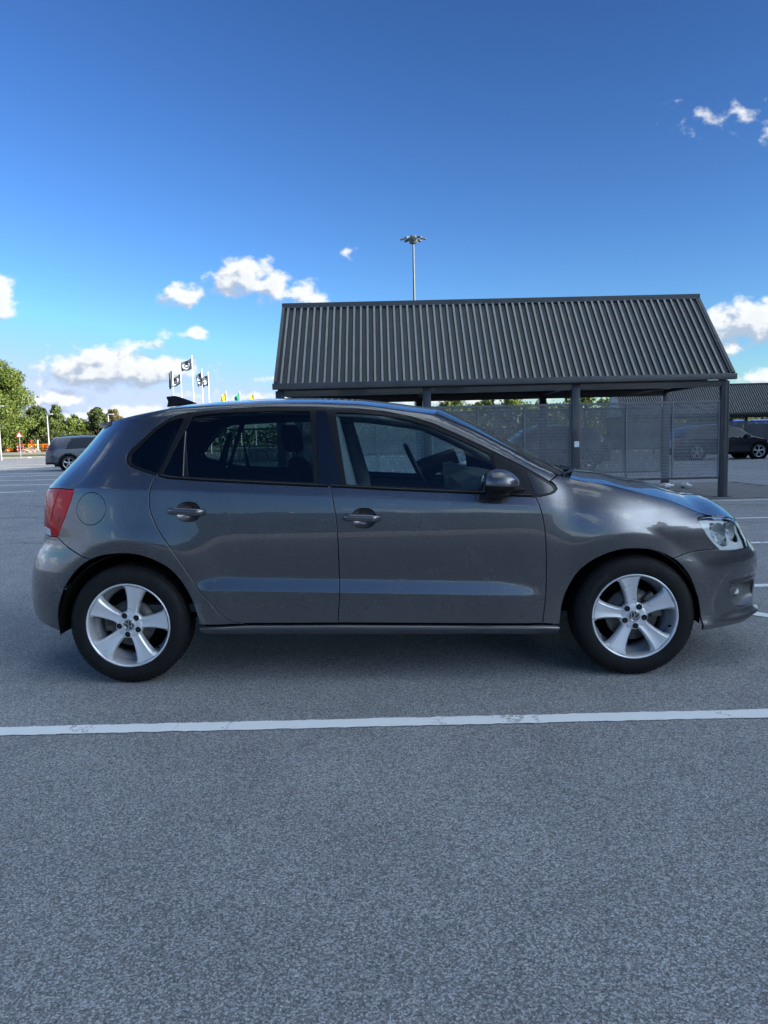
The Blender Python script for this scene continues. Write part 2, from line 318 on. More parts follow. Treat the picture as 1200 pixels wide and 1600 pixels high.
# ------------------------------------------------------------------ materials
MATS = {}
def new_mat(name):
    m = bpy.data.materials.new(name); m.use_nodes = True
    for n in list(m.node_tree.nodes): m.node_tree.nodes.remove(n)
    g = G(m.node_tree)
    out = g.n('ShaderNodeOutputMaterial')
    MATS[name] = m
    return m, g, out
def pbr(name, col, rough=0.5, metal=0.0, coat=0.0, var=0.12, nscale=6.0, bump=0.0, bscale=60.0, spec=0.5, coat_rough=0.03, extra=None):
    m, g, out = new_mat(name)
    b = g.n('ShaderNodeBsdfPrincipled')
    tc = g.n('ShaderNodeTexCoord').outputs['Object']
    n1 = g.noise(tc, nscale, 5.0, 0.6)
    f = g.mr(n1, 0.3, 0.7, 1.0 - var, 1.0 + var, 'LINEAR')
    cc = g.n('ShaderNodeVectorMath', operation='SCALE'); cc.inputs[0].default_value = col[:3]; g.put(cc.inputs['Scale'], f)
    g.put(b.inputs['Base Color'], cc.outputs[0])
    g.put(b.inputs['Roughness'], g.mr(g.noise(tc, nscale * 3.1, 4.0), 0.3, 0.7, max(rough * 0.88, 0.0), min(rough * 1.12, 1.0), 'LINEAR'))
    b.inputs['Metallic'].default_value = metal
    b.inputs['Specular IOR Level'].default_value = spec
    b.inputs['Coat Weight'].default_value = coat
    b.inputs['Coat Roughness'].default_value = coat_rough
    if bump:
        bp = g.n('ShaderNodeBump'); bp.inputs['Strength'].default_value = 1.0; bp.inputs['Distance'].default_value = bump
        g.put(bp.inputs['Height'], g.noise(tc, bscale, 6.0, 0.6)); g.put(b.inputs['Normal'], bp.outputs[0])
    g.put(out.inputs[0], b.outputs[0])
    return m
def glass(name, tint, rough=0.0, ior=1.5, gloss=1.0):
    m, g, out = new_mat(name)
    tr = g.n('ShaderNodeBsdfTransparent'); tr.inputs[0].default_value = (*tint, 1)
    gl = g.n('ShaderNodeBsdfGlossy'); gl.inputs['Roughness'].default_value = rough; gl.inputs['Color'].default_value = (gloss, gloss, gloss, 1)
    fr = g.n('ShaderNodeFresnel'); fr.inputs[0].default_value = ior
    mx = g.n('ShaderNodeMixShader'); g.put(mx.inputs[0], fr.outputs[0]); g.put(mx.inputs[1], tr.outputs[0]); g.put(mx.inputs[2], gl.outputs[0])
    g.put(out.inputs[0], mx.outputs[0])
    return m

def car_paint(name, base, flake, metal=0.75):
    m, g, out = new_mat(name)
    b = g.n('ShaderNodeBsdfPrincipled')
    tc = g.n('ShaderNodeTexCoord').outputs['Object']
    fl = g.vor(tc, 1400.0, out='Color')
    sp = g.n('ShaderNodeSeparateColor'); g.put(sp.inputs[0], fl)
    c = g.mix(g.m('MULTIPLY', sp.outputs[0], 0.30), (*base, 1), (*flake, 1))
    dust = g.mr(g.noise(tc, 9.0, 6.0, 0.65), 0.45, 0.75, 0.0, 0.10)
    low = g.n('ShaderNodeSeparateXYZ'); g.put(low.inputs[0], tc)
    dust = g.m('ADD', dust, g.m('MULTIPLY', g.mr(low.outputs[2], 0.55, 0.20, 0.0, 0.22), g.noise(tc, 30.0, 5.0, 0.7)))
    c = g.mix(dust, c, (0.16, 0.15, 0.14, 1))
    g.put(b.inputs['Base Color'], c)
    b.inputs['Metallic'].default_value = metal
    g.put(b.inputs['Roughness'], g.m('ADD', 0.24, g.m('MULTIPLY', dust, 0.6)))
    b.inputs['Coat Weight'].default_value = 1.0
    g.put(b.inputs['Coat Roughness'], g.m('ADD', 0.006, g.m('MULTIPLY', dust, 0.10)))
    b.inputs['Coat IOR'].default_value = 1.55
    bp = g.n('ShaderNodeBump'); bp.inputs['Strength'].default_value = 0.25; bp.inputs['Distance'].default_value = 0.0006
    g.put(bp.inputs['Height'], g.noise(tc, 12.0, 2.0, 0.5))
    g.put(b.inputs['Coat Normal'], bp.outputs[0])
    g.put(out.inputs[0], b.outputs[0])
    return m

PAINT = car_paint("grey_metallic_paint", (0.088, 0.088, 0.098), (0.24, 0.24, 0.255))
TRIM = pbr("black_trim", (0.008, 0.008, 0.010), 0.42, spec=0.28)
GLOSSB = pbr("gloss_black", (0.006, 0.007, 0.010), 0.08, coat=0.6)
RUBBER = pbr("tyre_rubber", (0.0095, 0.0095, 0.0105), 0.72, bump=0.0005, bscale=220, spec=0.25, nscale=14, var=0.3)
RUBBER2 = pbr("tyre_letter", (0.020, 0.020, 0.022), 0.6)
SEAL_SEAM = pbr("seal_and_seam_shade", (0.018, 0.018, 0.020), 0.5)
ALLOY = pbr("silver_alloy", (0.72, 0.73, 0.75), 0.30, metal=0.45, coat=0.35, var=0.05, coat_rough=0.12)
ALLOY_IN = pbr("barrel_alloy", (0.30, 0.31, 0.33), 0.45, metal=0.7, var=0.2)
STEEL = pbr("brake_steel", (0.10, 0.095, 0.09), 0.5, metal=0.6, var=0.3, nscale=30)
DARK = pbr("wheel_well_plastic", (0.006, 0.006, 0.006), 0.95, spec=0.1)
CHROME = pbr("chrome", (0.85, 0.86, 0.88), 0.06, metal=1.0, var=0.03)
DKMETAL = pbr("dark_badge", (0.01, 0.01, 0.012), 0.25)
CLOTH = pbr("seat_cloth", (0.030, 0.031, 0.034), 0.95, bump=0.0008, bscale=300)
DASH = pbr("dashboard_plastic", (0.065, 0.068, 0.072), 0.55, bump=0.0004, bscale=240)
LINER = pbr("roof_lining", (0.36, 0.37, 0.37), 0.95)
PILLAR_IN = pbr("pillar_lining", (0.42, 0.43, 0.43), 0.9)
GLASS_F = glass("front_window_glass", (0.78, 0.95, 0.95))
GLASS_R = glass("privacy_glass", (0.22, 0.30, 0.31))
GLASS_W = glass("windscreen_glass", (0.66, 0.80, 0.78))
LENS = glass("clear_lens", (0.88, 0.92, 0.93))
LENS_RED = glass("red_lens", (1.0, 0.06, 0.08), ior=1.32)
g = G(LENS_RED.node_tree)
df = g.n('ShaderNodeBsdfDiffuse'); df.inputs[0].default_value = (0.92, 0.004, 0.018, 1)
mx = [n for n in LENS_RED.node_tree.nodes if n.bl_idname == 'ShaderNodeMixShader'][0]; tr = [n for n in LENS_RED.node_tree.nodes if n.bl_idname == 'ShaderNodeBsdfTransparent'][0]
m2 = g.n('ShaderNodeMixShader'); m2.inputs[0].default_value = 0.6; g.put(m2.inputs[1], tr.outputs[0]); g.put(m2.inputs[2], df.outputs[0]); g.put(mx.inputs[1], m2.outputs[0])

def faceted(name, col, rough, metal, scale, dist):
    m, g, out = new_mat(name)
    b = g.n('ShaderNodeBsdfPrincipled')
    tc = g.n('ShaderNodeTexCoord').outputs['Object']
    v = g.vor(g.mapping(tc, (1.0, 1.0, 0.6)), scale, out='Position')
    b.inputs['Base Color'].default_value = (*col, 1); b.inputs['Roughness'].default_value = rough; b.inputs['Metallic'].default_value = metal
    bp = g.n('ShaderNodeBump'); bp.inputs['Strength'].default_value = 1.0; bp.inputs['Distance'].default_value = dist
    g.put(bp.inputs['Height'], g.vor(tc, scale, 'SMOOTH_F1'))
    g.put(b.inputs['Normal'], bp.outputs[0])
    g.put(out.inputs[0], b.outputs[0])
    return m
REFLECTOR = faceted("lamp_reflector", (0.88, 0.90, 0.92), 0.28, 0.12, 24.0, 0.002)
RED_IN = faceted("tail_reflector", (0.95, 0.05, 0.07), 0.35, 0.0, 34.0, 0.005)

# ------------------------------------------------------------------ mesh helpers
COL = scene.collection
def link(name, me, mat=None, parent=None, smooth=False):
    o = bpy.data.objects.new(name, me)
    COL.objects.link(o)
    if mat is not None and not me.materials:
        for mm in (mat if isinstance(mat, (list, tuple)) else [mat]): me.materials.append(mm)
    if smooth:
        me.polygons.foreach_set('use_smooth', [True] * len(me.polygons))
    if parent is not None: o.parent = parent
    return o
def tag(o, label=None, cat=None, group=None, kind=None):
    if label: o['label'] = label
    if cat: o['category'] = cat
    if group: o['group'] = group
    if kind: o['kind'] = kind
    return o
def thing(name, label, cat, loc=(0, 0, 0), rz=0.0, group=None):
    o = bpy.data.objects.new(name, None); COL.objects.link(o)
    o.location = loc; o.rotation_euler = (0, 0, rz); o.empty_display_size = 0.2
    return tag(o, label, cat, group)
class MB:
    """collects polygons into one mesh"""
    def __init__(self): self.v = []; self.f = []; self.mi = []; self.sm = []
    def add(self, vs, fs, mi=0, sm=False):
        k = len(self.v); self.v += [tuple(p) for p in vs]
        self.f += [tuple(i + k for i in f) for f in fs]; self.mi += [mi] * len(fs); self.sm += [sm] * len(fs)
        return self
    def box(self, c, s, mi=0, rot=None, bev=0.0):
        x, y, z = s[0] / 2, s[1] / 2, s[2] / 2
        vs = [Vector((a * x, b * y, d * z)) for a in (-1, 1) for b in (-1, 1) for d in (-1, 1)]
        if bev:
            bm = bmesh.new(); bmesh.ops.create_cube(bm, size=1.0)
            for q in bm.verts: q.co = Vector((q.co.x * s[0], q.co.y * s[1], q.co.z * s[2]))
            bmesh.ops.bevel(bm, geom=bm.edges[:], offset=bev, segments=2, profile=0.6, affect='EDGES')
            bm.verts.index_update()
            vs = [q.co.copy() for q in bm.verts]; fs = [tuple(q.index for q in f.verts) for f in bm.faces]; bm.free()
        else:
            fs = [(0, 1, 3, 2), (4, 6, 7, 5), (0, 4, 5, 1), (2, 3, 7, 6), (0, 2, 6, 4), (1, 5, 7, 3)]
        if rot is not None: vs = [rot @ p for p in vs]
        c = Vector(c)
        return self.add([p + c for p in vs], fs, mi, bool(bev))
    def tube(self, pts, r, n=8, mi=0, cap=True, sm=True, flat=1.0):
        pts = [Vector(p) for p in pts]; rs = r if isinstance(r, (list, tuple)) else [r] * len(pts)
        vs = []; fs = []
        t0 = (pts[1] - pts[0]).normalized()
        up = Vector((0, 0, 1)) if abs(t0.z) < 0.9 else Vector((1, 0, 0))
        a = t0.cross(up).normalized()
        for i, p in enumerate(pts):
            t = (pts[min(i + 1, len(pts) - 1)] - pts[max(i - 1, 0)]).normalized()
            a = (a - t * a.dot(t)).normalized(); b = t.cross(a)
            for k in range(n):
                th = 2 * math.pi * k / n
                vs.append(p + (a * math.cos(th) + b * math.sin(th) * flat) * rs[i])
        for i in range(len(pts) - 1):
            for k in range(n):
                fs.append((i * n + k, i * n + (k + 1) % n, (i + 1) * n + (k + 1) % n, (i + 1) * n + k))
        self.add(vs, fs, mi, sm)
        if cap:
            self.add(vs[:n][::-1], [tuple(range(n))], mi); self.add(vs[-n:], [tuple(range(n))], mi)
        return self
    def lathe(self, prof, n=48, axis='Y', c=(0, 0, 0), mi=0, sm=True, closed=False):
        """prof: (radius, along axis)"""
        vs = []; fs = []; c = Vector(c); m = len(prof)
        for k in range(n):
            th = 2 * math.pi * k / n
            for (r, h) in prof:
                if axis == 'Y': p = Vector((r * math.cos(th), h, r * math.sin(th)))
                elif axis == 'Z': p = Vector((r * math.cos(th), r * math.sin(th), h))
                else: p = Vector((h, r * math.cos(th), r * math.sin(th)))
                vs.append(p + c)
        last = m if closed else m - 1
        for k in range(n):
            for j in range(last):
                a = k * m + j; b = k * m + (j + 1) % m; d = ((k + 1) % n) * m + j; e = ((k + 1) % n) * m + (j + 1) % m
                fs.append((a, b, e, d))
        return self.add(vs, fs, mi, sm)
    def build(self, name, mats, parent=None, weld=False):
        me = bpy.data.meshes.new(name); me.from_pydata(self.v, [], self.f)
        me.polygons.foreach_set('material_index', self.mi); me.polygons.foreach_set('use_smooth', self.sm)
        if weld:
            bm = bmesh.new(); bm.from_mesh(me); bmesh.ops.remove_doubles(bm, verts=bm.verts, dist=1e-5)
            bmesh.ops.recalc_face_normals(bm, faces=bm.faces); bm.to_mesh(me); bm.free()
        me.validate(); me.update()
        return link(name, me, mats, parent)
def quad_grid(P):
    """P: (n, m, 3) array -> verts, faces"""
    n, m = P.shape[:2]
    idx = np.arange(n * m).reshape(n, m)
    f = np.stack([idx[:-1, :-1], idx[1:, :-1], idx[1:, 1:], idx[:-1, 1:]], -1).reshape(-1, 4)
    return P.reshape(-1, 3), f
def copy_tree(o, parent=None):
    c = o.copy(); COL.objects.link(c); c.parent = parent
    for k in ('label',):
        pass
    for ch in [x for x in bpy.data.objects if x.parent is o]: copy_tree(ch, c)
    return c
# ------------------------------------------------------------------ ground
def asphalt_mat():
    m, g, out = new_mat("asphalt")
    b = g.n('ShaderNodeBsdfPrincipled')
    tc = g.n('ShaderNodeTexCoord').outputs['Object']
    # stones of two sizes bound in dark bitumen
    v1 = g.n('ShaderNodeTexVoronoi'); g.put(v1.inputs['Vector'], tc); v1.inputs['Scale'].default_value = 205.0
    v2 = g.n('ShaderNodeTexVoronoi'); g.put(v2.inputs['Vector'], tc); v2.inputs['Scale'].default_value = 380.0
    c1 = g.n('ShaderNodeSeparateColor'); g.put(c1.inputs[0], v1.outputs['Color'])
    c2 = g.n('ShaderNodeSeparateColor'); g.put(c2.inputs[0], v2.outputs['Color'])
    st = g.m('ADD', g.m('MULTIPLY', g.m('POWER', c1.outputs[0], 1.7), 0.95), g.m('MULTIPLY', c2.outputs[0], 0.45))
    gap = g.mr(v1.outputs['Distance'], 0.45, 0.85, 1.0, 0.62)
    val = g.m('MULTIPLY', g.mr(st, 0.0, 1.25, 0.085, 0.60, 'LINEAR'), gap)
    # rare pale chips
    chip = g.m('GREATER_THAN', c1.outputs[1], 0.994)
    val = g.m('ADD', val, g.m('MULTIPLY', chip, 0.20))
    big = g.mr(g.noise(tc, 0.35, 5.0, 0.6), 0.3, 0.7, 0.88, 1.12, 'LINEAR')
    mid = g.mr(g.noise(tc, 2.6, 6.0, 0.6), 0.3, 0.7, 0.90, 1.10, 'LINEAR')
    fine = g.mr(g.noise(tc, 70.0, 5.0, 0.8), 0.3, 0.7, 0.94, 1.06, 'LINEAR')
    val = g.m('MULTIPLY', g.m('MULTIPLY', g.m('MULTIPLY', val, big), mid), fine)
    # long repaired cracks and oil spots, kept to the far side of the car
    sp = g.n('ShaderNodeSeparateXYZ'); g.put(sp.inputs[0], tc)
    ck = g.vor(g.vm('ADD', g.mapping(tc, (0.16, 0.30, 1.0), rot=(0, 0, 0.3)), g.vm('MULTIPLY', g.noise(tc, 0.8, 4.0, 0.6, out=1), (0.35, 0.35, 0))), 1.0, 'DISTANCE_TO_EDGE')
    ckm = g.m('MULTIPLY', g.mr(ck, 0.0, 0.011, 1.0, 0.0), g.mr(sp.outputs[1], 6.0, 8.0))
    spot = g.m('MULTIPLY', g.mr(g.noise(g.mapping(tc, (0.35, 1.0, 1.0)), 0.55, 4.0, 0.6), 0.62, 0.72), g.mr(sp.outputs[1], 6.0, 8.0))
    val = g.m('MULTIPLY', val, g.m('SUBTRACT', 1.0, g.m('MULTIPLY', ckm, 0.40)))
    val = g.m('MULTIPLY', val, g.m('SUBTRACT', 1.0, g.m('MULTIPLY', spot, 0.22)))
    cc = g.n('ShaderNodeCombineColor')
    g.put(cc.inputs[0], g.m('MULTIPLY', val, 1.0)); g.put(cc.inputs[1], val); g.put(cc.inputs[2], g.m('MULTIPLY', val, 1.0))
    g.put(b.inputs['Base Color'], cc.outputs[0])
    g.put(b.inputs['Roughness'], g.mr(c2.outputs[1], 0.0, 1.0, 0.62, 0.95, 'LINEAR'))
    b.inputs['Specular IOR Level'].default_value = 0.45
    hh = g.m('ADD', g.m('MULTIPLY', g.noise(tc, 210.0, 3.0, 0.8), 2.0), g.m('ADD', g.m('MULTIPLY', c1.outputs[2], 0.5), g.m('MULTIPLY', g.m('SUBTRACT', 1.0, v2.outputs['Distance']), 0.5)))
    bp = g.n('ShaderNodeBump'); bp.inputs['Strength'].default_value = 0.75; bp.inputs['Distance'].default_value = 0.0035
    g.put(bp.inputs['Height'], hh); g.put(b.inputs['Normal'], bp.outputs[0])
    g.put(out.inputs[0], b.outputs[0])
    return m
ASPHALT = asphalt_mat()
def sheet(name, x0, x1, y0, y1, z, mat, kind='structure', parent=None, nx=1, ny=1, zf=None):
    X = np.linspace(x0, x1, nx + 1); Y = np.linspace(y0, y1, ny + 1)
    P = np.zeros((nx + 1, ny + 1, 3)); P[:, :, 0] = X[:, None]; P[:, :, 1] = Y[None, :]; P[:, :, 2] = z
    if zf is not None: P[:, :, 2] = zf(P[:, :, 0], P[:, :, 1])
    v, f = quad_grid(P); me = bpy.data.meshes.new(name); me.from_pydata(v.tolist(), [], f.tolist()); me.update()
    o = link(name, me, mat, parent)
    if kind: o['kind'] = kind
    return o
sheet("car_park_ground", -2500, 2500, -2500, 2500, 0.0, ASPHALT)
GRASS = pbr("rough_grass", (0.085, 0.110, 0.030), 0.95, var=0.45, nscale=0.6, bump=0.05, bscale=3.0)
PALE = pbr("pale_road", (0.30, 0.275, 0.24), 0.9, var=0.15, nscale=0.5)
KERBC = pbr("concrete_kerb", (0.33, 0.32, 0.30), 0.85, var=0.2)
# far verge: grass bank that rises a little behind the access road
def bank(X, Y):
    return 0.012 + 0.60 * sstep(93.0, 101.0, Y) + 0.0 * X
sheet("access_road", -140, 90, 92.0, 100.8, 0.0, PALE, nx=4, ny=16, zf=lambda X, Y: bank(X, Y) + 0.03)
sheet("grass_verge", -160, 120, 92.5, 300, 0.0, GRASS, nx=20, ny=40, zf=bank)
sheet("grass_ground", -3.0, 42.0, 56.0, 93.5, 0.012, GRASS, nx=20, ny=20, zf=lambda X, Y: 0.012 + 0.25 * sstep(57, 64, Y) * sstep(-3, 4, X))
mb = MB(); mb.box((-78.0, 91.9, 0.07), (124, 0.22, 0.14)); mb.box((-64.0, 88.0, 0.07), (46.0, 0.9, 0.14)); k = mb.build("kerb", KERBC); k['kind'] = 'structure'

def paint_mat():
    m, g, out = new_mat("worn_road_paint")
    b = g.n('ShaderNodeBsdfPrincipled'); tc = g.n('ShaderNodeTexCoord').outputs['Object']
    cr_ = g.vor(g.vm('ADD', g.mapping(tc, (3.4, 1.5, 1.0), rot=(0, 0, 0.1)), g.vm('MULTIPLY', g.noise(tc, 9.0, 4.0, 0.7, out=1), (0.9, 0.5, 0))), 1.0, 'DISTANCE_TO_EDGE')
    w = g.mr(g.noise(tc, 0.9, 3.0), 0.46, 0.62, 0.0, 1.0)
    mask = g.m('MULTIPLY', g.mr(cr_, 0.005, 0.018, 0.8, 0.0), w)
    wear = g.m('MULTIPLY', g.mr(g.noise(tc, 60.0, 6.0, 0.75), 0.60, 0.72), g.mr(g.noise(tc, 1.7, 3.0), 0.35, 0.65, 0.05, 0.5))
    mk = g.m('MAXIMUM', mask, wear)
    pit = g.mr(g.noise(tc, 240.0, 4.0, 0.7), 0.35, 0.70, 1.05, 0.86, 'LINEAR')
    base = g.n('ShaderNodeVectorMath', operation='SCALE'); base.inputs[0].default_value = (0.84, 0.845, 0.83); g.put(base.inputs['Scale'], pit)
    g.put(b.inputs['Base Color'], g.mix(mk, base.outputs[0], (0.13, 0.125, 0.12, 1)))
    b.inputs['Roughness'].default_value = 0.75
    bp = g.n('ShaderNodeBump'); bp.inputs['Distance'].default_value = 0.0015; bp.inputs['Strength'].default_value = 0.8
    g.put(bp.inputs['Height'], g.noise(tc, 160.0, 5.0, 0.7)); g.put(b.inputs['Normal'], bp.outputs[0])
    g.put(out.inputs[0], b.outputs[0]); return m
PAINTW = paint_mat()
rng = random.Random(5)
def stripe(p0, p1, w=0.094, jit=0.0045, z=0.004, gaps=()):
    p0 = Vector((*p0, 0)); p1 = Vector((*p1, 0)); d = p1 - p0; L = d.length; d.normalize(); nn = Vector((-d.y, d.x, 0)); n = max(2, int(L / 0.03)) if jit else 1
    n = min(n, 900); vs = []; fs = []
    for i in range(n + 1):
        q = p0 + d * (L * i / n)
        for sg in (-1, 1): v = q + nn * sg * (w / 2 + rng.uniform(-jit, jit)); vs.append((v.x, v.y, z))
    for i in range(n): fs.append((2 * i, 2 * i + 2, 2 * i + 3, 2 * i + 1))
    return vs, fs
def line_obj(segs):
    mb = MB()
    for s_ in segs: mb.add(*stripe(**s_))
    o = mb.build("bay_line", PAINTW); o['kind'] = 'structure'; return o
line_obj([dict(p0=(-7.0, 3.052), p1=(7.0, 3.072), w=0.094)])
line_obj([dict(p0=(-1.2, 5.69), p1=(11.0, 5.72), w=0.10)])
line_obj([dict(p0=(1.0, 7.93), p1=(16.0, 7.96), w=0.10)])
line_obj([dict(p0=(1.0, 10.22), p1=(16.0, 10.30), w=0.10)])
line_obj([dict(p0=(2.0, 12.95), p1=(24.0, 12.98), w=0.10)])
line_obj([dict(p0=(2.30, 4.92), p1=(2.62, 4.52), w=0.10)])
for y, xa, xb in ((20.2, -22.0, -9.45), (24.0, -30.0, -4.0), (27.6, -30.0, -4.0), (31.7, -34, -6), (34.6, -36, -6), (41.0, -40, -6), (45.5, -40, -8), (53, -50, -10)):
    line_obj([dict(p0=(xa, y), p1=(xb, y + 0.1), w=0.11 + 0.006 * y, jit=0)])
line_obj([dict(p0=(-17.5, 30.5), p1=(-14.0, 34.5), w=0.11, jit=0)])
for y, xa, xb in ((25.5, 13.5, 30.0), (28.5, 14.5, 32.0)):
    line_obj([dict(p0=(xa, y), p1=(xb, y + 0.1), w=0.11, jit=0)])

# ------------------------------------------------------------------ the paved island under the trolley shelter
PAVE = pbr("paving_block", (0.20, 0.19, 0.18), 0.9, var=0.3, nscale=2.0, bump=0.002, bscale=60)
isl = sheet("pavement", -3.2, 8.3, 13.28, 17.9, 0.004, pbr("paving_joint", (0.07, 0.068, 0.062), 0.95))
me_b = None; cnt = 0
bx = MB(); bx.box((0, 0, 0.0), (0.392, 0.292, 0.024)); protob = bx.build("paving_slab", PAVE, isl)
protob.location = (-3.0, 13.45, 0.002)
slots = []
for iy in range(15):
    for ix in range(20):
        x = 4.2 + ix * 0.4 + (0.2 if iy % 2 else 0.0) - 3.8; y = 13.45 + iy * 0.3
        if x < 8.2: slots.append((x, y))
slots = slots[:299]
for i, (x, y) in enumerate(slots):
    o = protob if i == 0 else protob.copy()
    if i: COL.objects.link(o)
    o.location = (x, y, rng.uniform(-0.0015, 0.002)); o.rotation_euler = (rng.uniform(-.002, .002), rng.uniform(-.002, .002), rng.uniform(-.006, .006))

# ------------------------------------------------------------------ trolley shelters
SHEET_M = pbr("dark_profiled_sheet", (0.060, 0.063, 0.068), 0.42, metal=0.0, coat=0.15, var=0.22, nscale=3.0, coat_rough=0.3)
SHEET_GREEN = None
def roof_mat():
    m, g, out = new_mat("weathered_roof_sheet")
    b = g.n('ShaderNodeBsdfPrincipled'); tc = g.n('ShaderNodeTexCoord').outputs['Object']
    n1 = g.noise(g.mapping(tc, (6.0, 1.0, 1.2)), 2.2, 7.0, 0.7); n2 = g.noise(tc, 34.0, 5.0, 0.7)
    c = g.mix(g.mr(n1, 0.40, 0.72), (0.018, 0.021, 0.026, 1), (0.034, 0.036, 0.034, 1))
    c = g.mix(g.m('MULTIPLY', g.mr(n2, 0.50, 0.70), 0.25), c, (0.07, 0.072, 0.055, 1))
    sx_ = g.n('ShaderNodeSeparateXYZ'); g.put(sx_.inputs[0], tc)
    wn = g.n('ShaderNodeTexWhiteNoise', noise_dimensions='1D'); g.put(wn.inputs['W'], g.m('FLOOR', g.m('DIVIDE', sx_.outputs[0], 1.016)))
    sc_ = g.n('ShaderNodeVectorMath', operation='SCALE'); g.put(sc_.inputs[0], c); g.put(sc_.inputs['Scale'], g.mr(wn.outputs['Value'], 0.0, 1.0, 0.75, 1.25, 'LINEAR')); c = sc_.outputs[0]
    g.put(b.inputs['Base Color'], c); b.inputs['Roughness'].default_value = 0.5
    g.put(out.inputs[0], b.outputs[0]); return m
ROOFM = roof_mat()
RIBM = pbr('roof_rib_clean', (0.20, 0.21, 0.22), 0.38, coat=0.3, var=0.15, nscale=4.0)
POSTM = pbr("painted_steel_post", (0.040, 0.043, 0.050), 0.40, coat=0.3, var=0.2, nscale=5)
BARM = pbr("galvanised_bar", (0.19, 0.20, 0.215), 0.5, metal=0.4, var=0.15)
MESHM = pbr("perforated_sheet_metal", (0.20, 0.215, 0.235), 0.6, var=0.2, nscale=2.0)
UNDER = pbr("roof_underside", (0.03, 0.031, 0.034), 0.7)
X0, X1, YE, YR, ZE, ZR = -1.85, 6.17, 13.40, 15.0, 2.18, 3.81
def ribbed(mb, x0, x1, ya, za, yb, zb, pitch_, depth, mi=0):
    """trapezoid sheet from the eave (ya, za) up to the ridge (yb, zb)"""
    d = Vector((0, yb - ya, zb - za)).normalized(); nrm = Vector((0, -d.z, d.y)) if yb > ya else Vector((0, d.z, -d.y))
    n = int(round((x1 - x0) / pitch_)); p = (x1 - x0) / n; xs = []
    for i in range(n):
        a = x0 + i * p
        xs += [(a, 0), (a + p * 0.50, 0), (a + p * 0.60, depth), (a + p * 0.90, depth)]
    xs.append((x1, 0))
    vs = []; fs = []
    for x, h_ in xs:
        for (y, z) in ((ya, za), (yb, zb)): v = Vector((x, y, z)) + nrm * h_; vs.append(v)
    for i in range(len(xs) - 1): fs.append((2 * i, 2 * i + 2, 2 * i + 3, 2 * i + 1))
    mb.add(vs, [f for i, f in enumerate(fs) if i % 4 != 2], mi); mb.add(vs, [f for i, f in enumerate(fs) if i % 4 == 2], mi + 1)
def perforated(parent, x0, x1, z0, z1, y, pitch_=0.036, bar=0.0092, share={}):
    """sheet with a staggered pattern of holes, made as two families of crossing webs"""
    key = (round(x1 - x0, 3), round(z1 - z0, 3), pitch_)
    if key not in share:
        mb = MB(); W, Hh = x1 - x0, z1 - z0
        for sg in (1, -1):
            t = -Hh * 0.6; sl = 0.62
            k0 = 0
            L = W + Hh * sl; q = -Hh * sl if sg > 0 else 0.0
            x = q
            while x < W + (0 if sg > 0 else Hh * sl):
                a = Vector((x, 0, 0)); b = Vector((x + sg * Hh * sl, 0, Hh))
                # clip to the panel
                ta, tb = 0.0, 1.0; dx_ = b.x - a.x
                lo, hi = sorted(((0 - a.x) / dx_, (W - a.x) / dx_)); ta, tb = max(ta, lo), min(tb, hi)
                if tb > ta:
                    p, r_ = a + (b - a) * ta, a + (b - a) * tb; e = Vector((bar / 2 * 1.15, 0, 0)); yy = 0.0015 * sg
                    mb.add([(p.x - e.x, yy, p.z), (p.x + e.x, yy, p.z), (r_.x + e.x, yy, r_.z), (r_.x - e.x, yy, r_.z)], [(0, 1, 2, 3)])
                x += pitch_ * 1.0
        zz = pitch_ * 0.4
        while zz < Hh:
            mb.add([(0, 0.0004, zz), (W, 0.0004, zz), (W, 0.0004, zz + bar * 0.8), (0, 0.0004, zz + bar * 0.8)], [(0, 1, 2, 3)]); zz += pitch_ / 0.62 / 1.0
        me = bpy.data.meshes.new("perforated_sheet"); me.from_pydata(mb.v, [], mb.f); me.materials.append(MESHM); share[key] = me
    o = link("perforated_sheet", share[key], None, parent); o.location = (x0, y, z0); o['kind'] = 'stuff'
    return o
